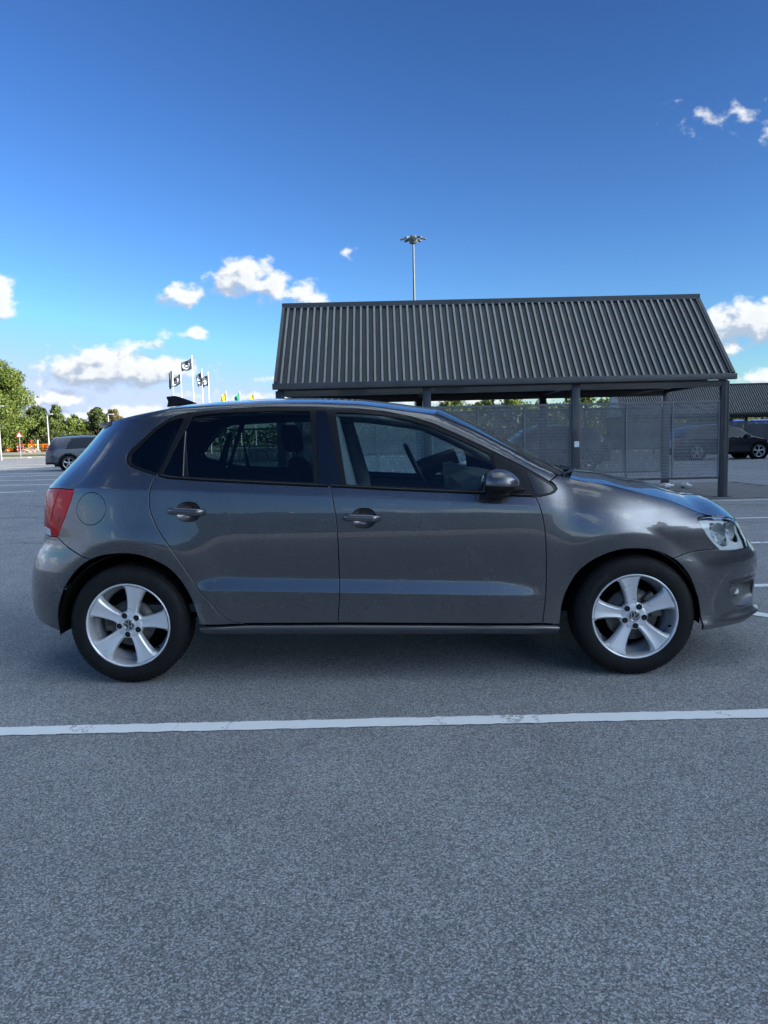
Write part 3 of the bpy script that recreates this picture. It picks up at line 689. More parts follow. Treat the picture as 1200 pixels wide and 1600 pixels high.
def shelter(ox, oy, label, posts_front, length, mesh_bays_front, full=True, back=True, group='trolley shelters in the car park'):
    """ox, oy: front left corner of the eave"""
    t = thing("trolley_shelter", label, "shelter", (ox, oy, 0), 0.0, group)
    L = length
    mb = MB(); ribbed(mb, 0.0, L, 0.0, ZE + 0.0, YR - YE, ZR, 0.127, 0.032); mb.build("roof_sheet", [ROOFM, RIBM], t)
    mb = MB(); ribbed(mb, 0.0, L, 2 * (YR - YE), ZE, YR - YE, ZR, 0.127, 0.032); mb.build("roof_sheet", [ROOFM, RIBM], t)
    mb = MB(); w = YR - YE
    mb.add([(0.02, 0.03, ZE - 0.02), (L - 0.02, 0.03, ZE - 0.02), (L - 0.02, w, ZR - 0.04), (0.02, w, ZR - 0.04), (0.02, 2 * w - 0.03, ZE - 0.02), (L - 0.02, 2 * w - 0.03, ZE - 0.02)], [(0, 1, 2, 3), (3, 2, 5, 4)])
    mb.build("roof_lining", UNDER, t)
    for x in (0.0, L):
        mb = MB(); mb.add([(x, 0.02, ZE - 0.02), (x, w, ZR - 0.01), (x, 2 * w - 0.02, ZE - 0.02)], [(0, 1, 2)])
        g_ = mb.build("gable", pbr("pale_gable", (0.45, 0.45, 0.44), 0.7) if x == 0.0 else POSTM, t)
        mb = MB()
        for (ya, za, yb, zb) in ((-0.02, ZE, w, ZR), (w, ZR, 2 * w + 0.02, ZE)):
            c = Vector((x, (ya + yb) / 2, (za + zb) / 2 + 0.012)); ln = math.hypot(yb - ya, zb - za); a = math.atan2(zb - za, yb - ya)
            mb.box(c, (0.055, ln, 0.075), rot=Matrix.Rotation(a, 3, 'X'))
        mb.build("verge_trim", POSTM, t)
    mb = MB(); mb.box((L / 2, w, ZR + 0.022), (L + 0.06, 0.17, 0.030)); mb.box((L / 2, w - 0.088, ZR - 0.020), (L + 0.06, 0.012, 0.085)); mb.box((L / 2, w + 0.088, ZR - 0.020), (L + 0.06, 0.012, 0.085)); mb.build("ridge_cap", SHEET_M, t)
    for y in (-0.035, 2 * w + 0.035):
        mb = MB(); mb.box((L / 2, y, ZE - 0.035), (L + 0.10, 0.07, 0.105), bev=0.006); mb.build("gutter", SHEET_M, t)
    for y in (0.20, 3.00):
        mb = MB(); mb.box((L / 2, y, ZE - 0.125), (L - 0.02, 0.10, 0.085)); mb.box((L / 2, y, ZE - 0.150), (L - 0.02, 0.05, 0.10)); mb.build("eave_beam", POSTM, t)
    yf, yb_ = 0.20, 3.00
    for x in posts_front:
        for y in (yf, yb_):
            end = abs(x - posts_front[-1]) < 0.01
            mb = MB()
            if end and y == yf:
                mb.tube([(x, y, 0.0), (x, y, ZE - 0.10)], 0.083, n=24, cap=False)
            else: mb.box((x, y, (ZE - 0.10) / 2), (0.145, 0.12, ZE - 0.10), bev=0.006)
            mb.box((x, y, 0.012), (0.24, 0.20, 0.020))
            p = mb.build("post", POSTM, t)
            mb = MB(); mb.box((x, (yf + yb_) / 2 + (0.0 if y == yf else 0.001), ZE - 0.10), (0.08, yb_ - yf, 0.07)); 
            if y == yf: mb.build("cross_beam", POSTM, t)
    z0, z1 = 0.36, 1.73
    for y, bays in ((yf, mesh_bays_front), (yb_, list(range(len(posts_front) - 1)) if back else [])):
        for b in bays:
            xa, xb = posts_front[b] + 0.085, posts_front[b + 1] - 0.085
            n = 3; wv = (xb - xa) / n
            for k in range(n):
                a = xa + k * wv
                perforated(t, a, a + wv, z0, z1, y)
            for k in range(n + 1):
                a = xa + k * wv
                mb = MB(); mb.box((a, y - 0.012 if y == yf else y + 0.012, (z0 + z1) / 2), (0.032, 0.018, z1 - z0)); mb.build("panel_bar", BARM, t)
            for z in (z0, z1):
                mb = MB(); mb.box(((xa + xb) / 2, y - 0.004, z), (xb - xa + 0.03, 0.036, 0.034)); mb.build("panel_rail", POSTM if z == z0 else BARM, t)
    return t
PF = [0.045, 2.66, 5.31, 7.97]
sh1 = shelter(X0, YE, "near dark trolley shelter with a steep ribbed metal roof, right behind the grey hatchback", PF, X1 - X0, [0, 1, 2])
sh2 = shelter(13.0, 41.0, "farther trolley shelter at the right edge, its ribbed roof partly behind the black car", [0.1 + 2.66 * i for i in range(7)], 16.2, [0, 1, 2, 3, 4, 5])
# sticker on the middle post
mb = MB(); mb.box((0, 0, 0), (0.085, 0.004, 0.10), bev=0.001); st_ = mb.build("paper_notice", pbr("white_paper", (0.78, 0.80, 0.82), 0.7), None)
st_.location = (3.47, YE + 0.136, 1.02); tag(st_, "small blank white notice stuck on the middle post of the near shelter", "notice")

# litter by the shelter
for i, (x, y, lb) in enumerate(((6.02, 16.05, "crumpled white paper bag on the paving, the one beside the back post"), (6.42, 16.0, "white paper bag on the paving, the one nearer the round corner post"))):
    bm = bmesh.new(); bmesh.ops.create_icosphere(bm, subdivisions=3, radius=1.0)
    for q in bm.verts:
        n_ = math.sin(q.co.x * 5 + i) * math.cos(q.co.y * 6 + 2 * i) + 0.6 * math.sin(q.co.z * 9 + q.co.x * 7)
        q.co = Vector((q.co.x * 0.17, q.co.y * 0.10, q.co.z * 0.055)) * (1 + 0.22 * n_)
        q.co.z += 0.05
    me = bpy.data.meshes.new("paper_bag"); bm.to_mesh(me); bm.free()
    o = link("paper_bag", me, pbr("bag_paper", (0.75, 0.77, 0.80), 0.8)); o.location = (x, y, 0.015); o.rotation_euler = (0, 0, 0.4 + i)
    tag(o, lb, "paper bag", "litter on the paving by the shelter")

# ------------------------------------------------------------------ shopping trolleys nested in the open bay
WIRE = pbr("chrome_wire", (0.42, 0.44, 0.46), 0.30, metal=0.9)
HANDLE = pbr("green_grip", (0.03, 0.16, 0.09), 0.5)
CAST = pbr("castor_rubber", (0.03, 0.03, 0.03), 0.7)
def make_trolley():
    t = thing("shopping_trolley", "x", "shopping trolley", (0, 0, 0), 0.0, "shopping trolleys in the green corral")
    mb = MB(); r = 0.0032
    def corner(u, v, z):      # basket tapers to the front (-x) and to the bottom
        k = (z - 0.50) / 0.45; x0 = -0.42 - 0.05 * k; x1 = 0.40 + 0.04 * k; hw0 = 0.18 + 0.03 * k; hw1 = 0.25 + 0.03 * k
        return Vector((x0 + (x1 - x0) * u, (hw0 + (hw1 - hw0) * u) * v, z))
    for z in (0.50, 0.62, 0.74, 0.86, 0.95):
        q = [corner(0, -1, z), corner(0, 1, z), corner(1, 1, z), corner(1, -1, z), corner(0, -1, z)]; mb.tube(q, r * 1.5, n=4, cap=False, sm=False)
    for v in (-1, 1):
        for i in range(15): mb.tube([corner(i / 14, v, 0.50), corner(i / 14, v, 0.95)], r, n=3, cap=False, sm=False)
    for u in (0, 1):
        for i in range(9): mb.tube([corner(u, -1 + i / 4, 0.50), corner(u, -1 + i / 4, 0.95)], r, n=3, cap=False, sm=False)
    for i in range(9): mb.tube([corner(0, -1 + i / 4, 0.50), corner(1, -1 + i / 4, 0.50)], r, n=3, cap=False, sm=False)
    mb.build("basket", WIRE, t)
    mb = MB()
    for v in (-1, 1): mb.tube([(0.45, 0.27 * v, 1.0), (0.38, 0.27 * v, 0.52), (0.36, 0.26 * v, 0.14), (-0.40, 0.20 * v, 0.14), (-0.36, 0.18 * v, 0.50)], 0.012, n=5, sm=False)
    mb.build("frame", WIRE, t)
    mb = MB(); mb.tube([(0.47, -0.28, 1.01), (0.47, 0.28, 1.01)], 0.018, n=8); mb.build("handle", HANDLE, t)
    for x in (-0.38, 0.36):
        for v in (-1, 1):
            mb = MB(); mb.lathe([(0.0001, -0.012), (0.055, -0.012), (0.060, 0), (0.055, 0.012), (0.0001, 0.012)], n=12, axis='Y', c=(x, 0.22 * v, 0.062)); mb.build("castor", CAST, t)
    return t
tr0 = make_trolley(); k = 0
order = ["nearest the left end", "second from the left end", "third from the left end", "in the middle", "fifth from the left end", "sixth from the left end", "rightmost of all"]
for row in range(2):
    for i in range(7):
        t = tr0 if k == 0 else copy_tree(tr0)
        t.location = (-5.75 + i * 0.245, 30.2 + row * 0.95, 0.0)
        t['label'] = "wire trolley in the %s nested row of the green corral, %s" % (("front", "rear")[row], order[i]); k += 1
GREENP = pbr("green_painted_steel", (0.02, 0.13, 0.07), 0.4, coat=0.3)
t = thing("trolley_corral", "low green tubular trolley corral seen through the hatchback's rear door window", "trolley bay", (-6.3, 29.6, 0))
for x in (0.0, 2.55):
    for y in (0.0, 2.1):
        mb = MB(); mb.tube([(x, y, 0), (x, y, 1.75)], 0.035, n=10); mb.build("post", GREENP, t)
for y in (0.0, 2.1):
    for z in (0.45, 1.05, 1.72):
        mb = MB(); mb.tube([(0, y, z), (2.55, y, z)], 0.022, n=8); mb.build("rail", GREENP, t)

# ------------------------------------------------------------------ other cars
def bg_paint(name, col): return pbr(name, col, 0.25, metal=0.5, coat=1.0, var=0.04)
BGLASS = pbr("dark_car_glass", (0.010, 0.012, 0.015), 0.05, coat=0.5)
RIMM = pbr("machined_rim", (0.5, 0.5, 0.52), 0.3, metal=0.9)
HEADM = pbr("lamp_glass_far", (0.65, 0.68, 0.70), 0.12, metal=0.5, coat=1.0)
TAILM = pbr("tail_glass_far", (0.30, 0.01, 0.015), 0.12, coat=1.0)
def far_car(name, label, cat, loc, rz, paint, L=4.6, H=1.68, W=1.86, wb=2.75, wr=0.36, kind='suv', cladding=True):
    """profile built section by section; front towards +x"""
    t = thing(name, label, cat, loc, rz)
    fo = (L - wb) * 0.46; xf = wb / 2 + fo; xr = xf - L
    if kind == 'suv':
        top = [(xr + .02, .62), (xr + .0, .80), (xr + .06, 1.02), (xr + .16, 1.14), (xr + .34, 1.48), (xr + .50, 1.61), (-.7, 1.68), (.1, 1.66), (.45, 1.58), (1.10, 1.13), (1.35, 1.07), (xf - .28, .95), (xf - .08, .80), (xf - .02, .62), (xf - .0, .40)]
    else:
        top = [(xr + .02, .58), (xr + .0, .78), (xr + .04, .98), (xr + .15, 1.08), (xr + .50, 1.42), (xr + .80, 1.53), (-.5, 1.60), (.1, 1.57), (.45, 1.48), (1.05, 1.07), (1.25, 1.01), (xf - .30, .88), (xf - .08, .74), (xf - .02, .58), (xf - .0, .38)]
    top = [(x, z * H / (1.68 if kind == 'suv' else 1.60)) for x, z in top]
    tx = np.array([p[0] for p in top]); tz = np.array([p[1] for p in top])
    belt = 1.02 * H / 1.68
    xs = np.linspace(xr + 0.001, xf - 0.001, 72)
    def halfw(x, z):
        u = min((x - xr) / 0.5, (xf - x) / 0.7, 1.0); u = max(u, 0.0)
        w = W / 2 * (1 - 0.34 * (1 - u) ** 2.2)
        w -= 0.03 * ((z - 0.6) / 0.5) ** 2 if z < belt else 0.03 * ((belt - 0.6) / 0.5) ** 2 + (z - belt) * 0.40
        return w
    cols = []; nz = 22
    for x in xs:
        zt = float(np.interp(x, tx, tz)); zb = 0.30 if (xr + 0.35 < x < xf - 0.35) else 0.34
        c = []
        for k in range(nz):
            z = zb + (zt - 0.05 - zb) * k / (nz - 1); c.append((x, -halfw(x, z), z))
        hw = -c[-1][1]
        for q in (0.97, 0.86, 0.6, 0.3, 0.0): c.append((x, -hw * q, zt - 0.05 * q ** 3 ))
        cols.append(c)
    P = np.array(cols); Pm = P[:, ::-1].copy(); Pm[:, :, 1] *= -1; P = np.concatenate([P, Pm[:, 1:]], 1)
    # leave the wheel openings and the windows out of the body
    vs, fs = quad_grid(P)
    c4 = vs[fs].mean(1); keep = np.ones(len(fs), bool); win = np.zeros(len(fs), bool)
    for wx in (-wb / 2, wb / 2): keep &= ~((np.hypot(c4[:, 0] - wx, c4[:, 2] - wr) < wr + 0.05) & (np.abs(c4[:, 1]) > W / 2 - 0.16))
    zt_ = np.interp(c4[:, 0], tx, tz)
    side = np.abs(c4[:, 1]) > 0.45
    xa, xb = xr + 0.42, 1.02
    lowz = belt + 0.02 * (c4[:, 0] < 0)
    slopeR = np.interp(c4[:, 2], [belt, H * 0.93], [xr + 0.92, xr + 1.25] if kind == 'suv' else [xr + 0.62, xr + 1.02]); slopeF = np.interp(c4[:, 2], [belt, H * 0.95], [0.98, 0.22])
    win = side & (c4[:, 2] > lowz) & (c4[:, 2] < zt_ - 0.11) & (c4[:, 0] > slopeR) & (c4[:, 0] < slopeF)
    win &= ~(np.abs(c4[:, 0] - 0.0) < 0.05)
    wind = (~side | (c4[:, 2] > belt)) & (c4[:, 0] > 0.42) & (c4[:, 0] < 1.10) & (np.abs(c4[:, 1]) < 0.62) & (c4[:, 2] > belt)
    rearw = (c4[:, 0] < xr + 0.42) & (c4[:, 0] > xr + 0.14) & (c4[:, 2] > belt + 0.05) & (np.abs(c4[:, 1]) < 0.62)
    clad = (c4[:, 2] < 0.44) if cladding else (c4[:, 2] < 0.36)
    for wx in (-wb / 2, wb / 2): clad |= (np.hypot(c4[:, 0] - wx, c4[:, 2] - wr) < wr + 0.12) & cladding
    headl = (c4[:, 0] > xf - 0.42) & (np.abs(c4[:, 2] - 0.80 * H / 1.68) < 0.06) & (np.abs(c4[:, 1]) > 0.42)
    taill = (c4[:, 0] < xr + 0.26) & (np.abs(c4[:, 2] - 0.98 * H / 1.68) < 0.06) & (np.abs(c4[:, 1]) > 0.42)
    glassf = win | wind | rearw
    rest = keep & ~glassf & ~headl & ~taill
    def part(nm, k, mt):
        if not k.any(): return
        f = fs[k]; u, inv_ = np.unique(f, return_inverse=True); me = bpy.data.meshes.new(nm); me.from_pydata(vs[u].tolist(), [], inv_.reshape(-1, 4).tolist())
        me.validate(); return link(nm, me, mt, t, smooth=True)
    part("body", rest & ~clad, paint)
    part("lower_cladding", rest & clad, TRIM)
    for sg, in ((1,), (-1,)):
        for a_, b_ in ((-9, 0.0), (0.0, 9)):
            part("side_window", win & (np.sign(c4[:, 1]) == sg) & (c4[:, 0] > a_) & (c4[:, 0] < b_), BGLASS)
        part("headlight", headl & (np.sign(c4[:, 1]) == sg), HEADM); part("tail_light", taill & (np.sign(c4[:, 1]) == sg), TAILM)
    part("windscreen", wind, BGLASS); part("rear_window", rearw, BGLASS)
    mb = MB()
    for wx in (-wb / 2, wb / 2):
        mb.lathe([(0.0001, -W / 2 + 0.16), (wr + 0.07, -W / 2 + 0.16), (wr + 0.075, -W / 2 + 0.06), (wr + 0.06, -W / 2 + 0.02)], n=32, c=(wx, 0, wr)); mb.lathe([(0.0001, W / 2 - 0.16), (wr + 0.07, W / 2 - 0.16), (wr + 0.075, W / 2 - 0.06)], n=32, c=(wx, 0, wr))
    mb.box((0, 0, 0.30), (L * 0.86, W - 0.36, 0.16)); mb.build("underbody", DARK, t)
    for wx in (-wb / 2, wb / 2):
        for sg in (1, -1):
            w = bpy.data.objects.new("wheel", None); COL.objects.link(w); w.parent = t; w.location = (wx, -sg * (W / 2 - 0.005), wr); w.scale = (1, sg, 1)
            mb = MB(); mb.lathe([(wr * 0.70, 0.02), (wr * 0.74, 0.0), (wr * 0.86, -0.008), (wr * 0.96, 0.01), (wr, 0.04), (wr, 0.20), (wr * 0.7, 0.22)], n=40); mb.build("tyre", RUBBER, w)
            mb = MB(); mb.lathe([(wr * 0.72, 0.004), (wr * 0.67, 0.004), (wr * 0.64, 0.06)], n=36)
            for k in range(5):
                th = 2 * math.pi * k / 5 + 0.3
                for d in (-0.17, 0.17):
                    a = Vector((math.cos(th) * 0.05, 0.02, math.sin(th) * 0.05)); b = Vector((math.cos(th + d) * wr * 0.69, 0.010, math.sin(th + d) * wr * 0.69)); mb.tube([a, b], [0.022, 0.018], n=5)
            mb.lathe([(0.0001, 0.0), (0.06, 0.006), (0.065, 0.03)], n=16); mb.build("rim", RIMM, w)
            mb = MB(); mb.lathe([(0.0001, 0.09), (wr * 0.7, 0.09)], n=24); mb.build("wheel_back", DARK, w)
    for sg in (1, -1):
        mb = MB(); mb.box((0.78, -sg * (W / 2 + 0.08), belt + 0.07), (0.16, 0.22, 0.14), bev=0.04); mb.build("door_mirror", paint, t)
        for x0_ in (-0.95, 0.0, 0.92):
            mb = MB(); yv = [(x0_, -sg * (halfw(x0_, z) + 0.002), z) for z in np.linspace(0.42, belt, 8)]; mb.tube(yv, 0.005, n=4); mb.build("door_seam", SEAL_SEAM, t)
        for x0_ in (-0.75, 0.18):
            mb = MB(); mb.box((x0_, -sg * (halfw(x0_, 0.92) + 0.012), 0.92 * H / 1.68), (0.19, 0.03, 0.03), bev=0.008); mb.build("door_handle", paint, t)
    if kind == 'suv':
        for sg in (1, -1):
            mb = MB(); mb.tube([(xr + 0.75, -sg * 0.60, H * 0.985), (-0.5, -sg * 0.62, H + 0.03), (0.25, -sg * 0.60, H * 0.985)], 0.018, n=6); mb.build("roof_rail", TRIM, t)
    return t
far_car("estate_car", "blue-grey SUV seen from its side at the far left, behind the hatchback's tail", "car", (-14.55, 38.7, 0), R(24), bg_paint("blue_grey_paint", (0.065, 0.072, 0.095)), L=4.75, H=1.74, W=1.90, wb=2.80, wr=0.38)
far_car("parked_car", "black crossover parked beyond the near shelter, its nose showing at the far right", "car", (14.65, 33.0, 0), 0.0, bg_paint("black_paint", (0.010, 0.013, 0.022)), L=4.35, H=1.54, W=1.84, wb=2.62, wr=0.345, kind='hatch', cladding=False)
far_car("parked_car", "dark car seen through the near shelter mesh, facing left behind the middle post", "car", (5.15, 25.0, 0), math.pi, bg_paint("dark_paint", (0.012, 0.014, 0.020)), L=4.30, H=1.55, W=1.80, wb=2.60, wr=0.335, kind='hatch', cladding=False)

# ------------------------------------------------------------------ lighting mast, flags, lamps, sign
GALV = pbr("galvanised_steel", (0.34, 0.35, 0.36), 0.5, metal=0.3)
MASTM = pbr("mast_steel", (0.10, 0.12, 0.13), 0.5, metal=0.2)
t = thing("floodlight_mast", "tall slim lighting mast with a ring of floodlights rising behind the near shelter", "lamp post", (2.74, 60.0, 0))
mb = MB(); mb.tube([(0, 0, 0), (0, 0, 8), (0, 0, 16.2)], [0.17, 0.12, 0.075], n=12); mb.build("pole", MASTM, t)
mb = MB(); mb.lathe([(0.12, 16.15), (0.30, 16.2), (0.34, 16.45), (0.30, 16.75), (0.12, 16.8)], n=16, axis='Z'); mb.tube([(-0.55, 0, 16.5), (0.55, 0, 16.5)], 0.035, n=6); mb.build("head_frame", MASTM, t)
for k in range(8):
    a = 2 * math.pi * k / 8; r_ = 0.66 if k % 4 else 0.80
    mb = MB(); rot = Matrix.Rotation(a, 3, 'Z') @ Matrix.Rotation(R(14), 3, 'Y')
    mb.box((math.cos(a) * r_, math.sin(a) * r_, 16.55), (0.42, 0.24, 0.11), rot=rot, bev=0.02); mb.tube([(math.cos(a) * 0.25, math.sin(a) * 0.25, 16.5), (math.cos(a) * 0.6, math.sin(a) * 0.6, 16.52)], 0.025, n=5)
    mb.build("floodlight", MASTM, t)

FLAGW = pbr("flag_emblem_white", (0.75, 0.76, 0.78), 0.8)
FLAGD = pbr("flag_cloth_slate", (0.050, 0.065, 0.090), 0.85)
POLEW = pbr("white_flag_pole", (0.72, 0.76, 0.78), 0.4)
def flag(x, y, h, w, d, drop, cloth, label, group, fold=1.0, emblem=True, zoff=0.25):
    t = thing("flagpole", label, "flag", (x, y, 0), 0.0, group)
    mb = MB(); mb.tube([(0, 0, 0), (0, 0, h * 0.5), (0, 0, h)], [0.085, 0.07, 0.05], n=10); mb.lathe([(0.0001, h + 0.12), (0.07, h + 0.06), (0.07, h), (0.0001, h)], n=10, axis='Z'); mb.build("pole", POLEW, t)
    nx, nz = 14, 14; P = np.zeros((nx + 1, nz + 1, 3))
    for i in range(nx + 1):
        for j in range(nz + 1):
            u, v = i / nx, j / nz
            P[i, j] = (-0.06 - w * u * (1 - 0.25 * v * (1 - fold)) , 0.22 * math.sin(u * 7 + v * 3.0 + x) * u * (1.3 - fold * 0.4), h - zoff - d * v - drop * u * (1 - 0.35 * v) + 0.07 * math.sin(5 * u + x))
    vs, fs = quad_grid(P); me = bpy.data.meshes.new("cloth"); me.from_pydata(vs.tolist(), [], fs.tolist()); c = link("cloth", me, cloth, t, smooth=True)
    if emblem:
        # ring and bar, cut from the same wavy sheet and standing a few millimetres proud on both sides
        def pt(u, v, o): 
            i = min(max(u, 0), 1) * nx; j = min(max(v, 0), 1) * nz; i0, j0 = min(int(i), nx - 1), min(int(j), nz - 1); a, b = i - i0, j - j0
            q = P[i0, j0] * (1 - a) * (1 - b) + P[i0 + 1, j0] * a * (1 - b) + P[i0, j0 + 1] * (1 - a) * b + P[i0 + 1, j0 + 1] * a * b
            return (q[0], q[1] + o, q[2])
        mb = MB()
        for o_ in (-0.02, 0.02):
            vs = []; fs = []; n = 28
            for k in range(n):
                th = 2 * math.pi * k / n
                for rr in (0.24, 0.33): vs.append(pt(0.52 + rr * math.cos(th) , 0.5 + rr * 0.95 * math.sin(th), o_))
            for k in range(n):
                if abs(k - 21) > 3: fs.append((2 * k, 2 * k + 1, 2 * ((k + 1) % n) + 1, 2 * ((k + 1) % n)))
            mb.add(vs, fs)
            vs = [pt(0.40, 0.44, o_), pt(0.64, 0.44, o_), pt(0.64, 0.56, o_), pt(0.40, 0.56, o_)]; mb.add(vs, [(0, 1, 2, 3)])
        mb.build("emblem", FLAGW, c)
    return t
FG = "flagpoles with slate banners at the far end of the car park"
flag(-24.50, 90.0, 10.06, 0.45, 1.9, 0.35, FLAGD, "leftmost slate flag, hanging limp along its pole", FG, fold=0.1, emblem=False)
flag(-23.54, 90.0, 9.60, 1.10, 1.15, 0.50, FLAGD, "slate flag second from the left, with a white round emblem, spread in the wind", FG)
flag(-22.14, 90.0, 11.48, 1.20, 1.25, 0.55, FLAGD, "slate flag on the tallest flagpole, flying above the others", FG)
flag(-21.05, 90.0, 9.90, 0.60, 1.55, 0.55, FLAGD, "slate flag fourth from the left, half folded against its pole", FG, fold=0.4, emblem=True)
flag(-20.31, 90.0, 9.52, 0.75, 1.25, 0.50, FLAGD, "rightmost slate flag, half open with white emblem", FG, fold=0.6)
YEL = pbr("flag_cloth_yellow", (0.75, 0.50, 0.04), 0.85); GRN = pbr("flag_cloth_green", (0.03, 0.30, 0.20), 0.85)
YG = "small coloured banners beyond the hatchback's roof"
flag(-26.40, 130.0, 9.95, 0.85, 2.0, 0.5, YEL, "leftmost and largest of the small yellow banners above the car roof", YG, emblem=False)
flag(-24.10, 130.0, 9.85, 0.9, 1.7, 0.6, GRN, "green and yellow banner between the two yellow ones", YG, emblem=False)
flag(-21.60, 130.0, 9.75, 0.65, 1.6, 0.4, YEL, "rightmost small yellow banner, nearest the shelter roof", YG, emblem=False)
def lamp(x, y, h, label, arm=0.5):
    t = thing("street_lamp", label, "street lamp", (x, y, 0), 0.0, "short street lamps before the trees")
    mb = MB(); mb.tube([(0, 0, 0), (0, 0, h * 0.5), (0, 0, h)], [0.095, 0.08, 0.06], n=8); mb.build("pole", GALV, t)
    mb = MB(); mb.box((0.12 + arm * 0.3, 0, h + 0.03), (0.62, 0.26, 0.13), bev=0.03); mb.build("lamp_head", GALV, t)
lamp(-37.75, 75.0, 5.3, "street lamp at the very left edge, in front of the big tree")
lamp(-32.95, 75.0, 4.40, "street lamp standing left of the SUV, clear against the trees")
lamp(-26.95, 75.0, 4.25, "street lamp rising just behind the hatchback's rear spoiler")
t = thing("warning_sign", "triangular red and white road works sign on a thin pole by the orange barriers", "road sign", (-40.6, 85.0, 0))
mb = MB(); mb.tube([(0, 0.03, 0), (0, 0.03, 3.0)], 0.035, n=8); mb.build("pole", GALV, t)
def tri(rr, y): return [(rr * math.sin(a), y, 2.60 + rr * math.cos(a)) for a in (0, 2 * math.pi / 3, -2 * math.pi / 3)]
mb = MB(); a = tri(0.46, 0.0) + tri(0.46, -0.02); mb.add(a, [(0, 1, 2), (5, 4, 3), (0, 3, 4, 1), (1, 4, 5, 2), (2, 5, 3, 0)]); mb.build("plate", pbr("sign_red", (0.55, 0.03, 0.03), 0.5), t)
mb = MB(); mb.add(tri(0.30, -0.024), [(2, 1, 0)]); mb.build("plate_face", pbr("sign_white", (0.75, 0.75, 0.78), 0.5), t)
# barriers
ORG = pbr("orange_plastic", (0.85, 0.16, 0.02), 0.5); YLW = pbr("yellow_plastic", (0.85, 0.42, 0.02), 0.5); REDP = pbr("red_plastic", (0.75, 0.05, 0.04), 0.5); WHT = pbr("white_plastic", (0.8, 0.8, 0.78), 0.5)
def barrier(x, y, w, mat, label, rz=0.0):
    t = thing("road_barrier", label, "barrier", (x, y, 0.62), rz, "plastic barriers round the road works")
    mb = MB()
    for z in (0.30, 0.62, 0.98): mb.box((0, 0, z), (w, 0.05, 0.12))
    for i in range(5): mb.box((-w / 2 + w * i / 4, 0, 0.60), (0.06, 0.045, 0.9))
    mb.build("panel", mat, t)
    for s_ in (-1, 1):
        mb = MB(); mb.box((s_ * w * 0.4, 0, 0.05), (0.16, 0.6, 0.10)); mb.build("foot", TRIM, t)
bl = [(-51.2, 0.9, ORG, "short orange barrier left of the road sign"), (-49.2, 1.15, YLW, "yellow barrier just right of the road sign"), (-47.85, 1.15, YLW, "second yellow barrier, right of the soil heap"),
      (-46.95, 0.85, YLW, "third yellow barrier, two places left of the SUV"), (-46.2, 0.85, ORG, "orange barrier nearest the SUV")]
for (x, w, m_, lb) in bl: barrier(x * 101.5 / 104, 101.5, w, m_, lb, rng.uniform(-.2, .2))
def beacon(x, y, mat, label, h=1.15):
    t = thing("marker_post", label, "marker post", (x, y, 0.62), 0, "upright marker posts at the road works")
    mb = MB(); mb.box((0, 0, h / 2 + 0.08), (0.20, 0.06, h), bev=0.02); mb.build("panel", mat, t)
    for z in (0.35, 0.75):
        mb = MB(); mb.box((0, -0.034, z), (0.18, 0.008, 0.14)); mb.build("reflective_band", WHT, t)
    mb = MB(); mb.box((0, 0, 0.04), (0.5, 0.4, 0.08)); mb.build("foot", TRIM, t)
beacon(-49.92, 101.0, ORG, "leftmost orange marker post on the verge", 1.1)
beacon(-48.56, 101.0, REDP, "red and orange marker post just left of the sign pole", 1.2)
beacon(-47.93, 101.0, REDP, "red and orange marker post just right of the sign pole", 1.1)
beacon(-46.71, 101.0, REDP, "tall red marker post beside the soil heap", 1.6)
beacon(-45.84, 101.0, WHT, "white marker post among the yellow barriers", 1.5)
bm = bmesh.new(); bmesh.ops.create_icosphere(bm, subdivisions=4, radius=1.0)
for q in bm.verts:
    k_ = 0.75 + 0.14 * math.sin(q.co.x * 9) * math.cos(q.co.y * 7 + q.co.z * 5); q.co = Vector((q.co.x * 1.9, q.co.y * 1.0, max(q.co.z, -0.1) * 0.75)) * k_
me = bpy.data.meshes.new("soil_heap"); bm.to_mesh(me); bm.free(); o = link("soil_heap", me, pbr("soil", (0.36, 0.27, 0.20), 0.95, var=0.3, nscale=3, bump=0.03, bscale=8)); o.location = (-46.6, 100.2, 0.55); tag(o, "heap of pale soil in front of the yellow barriers", "soil heap")

# ------------------------------------------------------------------ trees
def leaf_mat(name, a, b):
    m, g, out = new_mat(name)
    bs = g.n('ShaderNodeBsdfPrincipled'); tc = g.n('ShaderNodeTexCoord').outputs['Object']
    geo = g.n('ShaderNodeNewGeometry')
    n1 = g.noise(tc, 1.1, 4.0, 0.6)
    f = g.m('ADD', g.m('MULTIPLY', geo.outputs['Random Per Island'], 0.55), g.m('MULTIPLY', g.mr(n1, 0.35, 0.65), 0.45))
    c = g.mix(f, (*a, 1), (*b, 1))
    g.put(bs.inputs['Base Color'], c); bs.inputs['Roughness'].default_value = 0.55
    tl_ = g.n('ShaderNodeBsdfTranslucent'); g.put(tl_.inputs[0], c)
    mx = g.n('ShaderNodeMixShader'); mx.inputs[0].default_value = 0.32; g.put(mx.inputs[1], bs.outputs[0]); g.put(mx.inputs[2], tl_.outputs[0])
    g.put(out.inputs[0], mx.outputs[0]); return m
LEAF_A = leaf_mat("leaves_fresh", (0.078, 0.125, 0.024), (0.19, 0.24, 0.045))
LEAF_B = leaf_mat("leaves_mid", (0.058, 0.10, 0.026), (0.14, 0.19, 0.042))
LEAF_C = leaf_mat("leaves_dark", (0.05, 0.08, 0.026), (0.12, 0.15, 0.040))
BARK = pbr("bark", (0.10, 0.08, 0.06), 0.9, var=0.3)
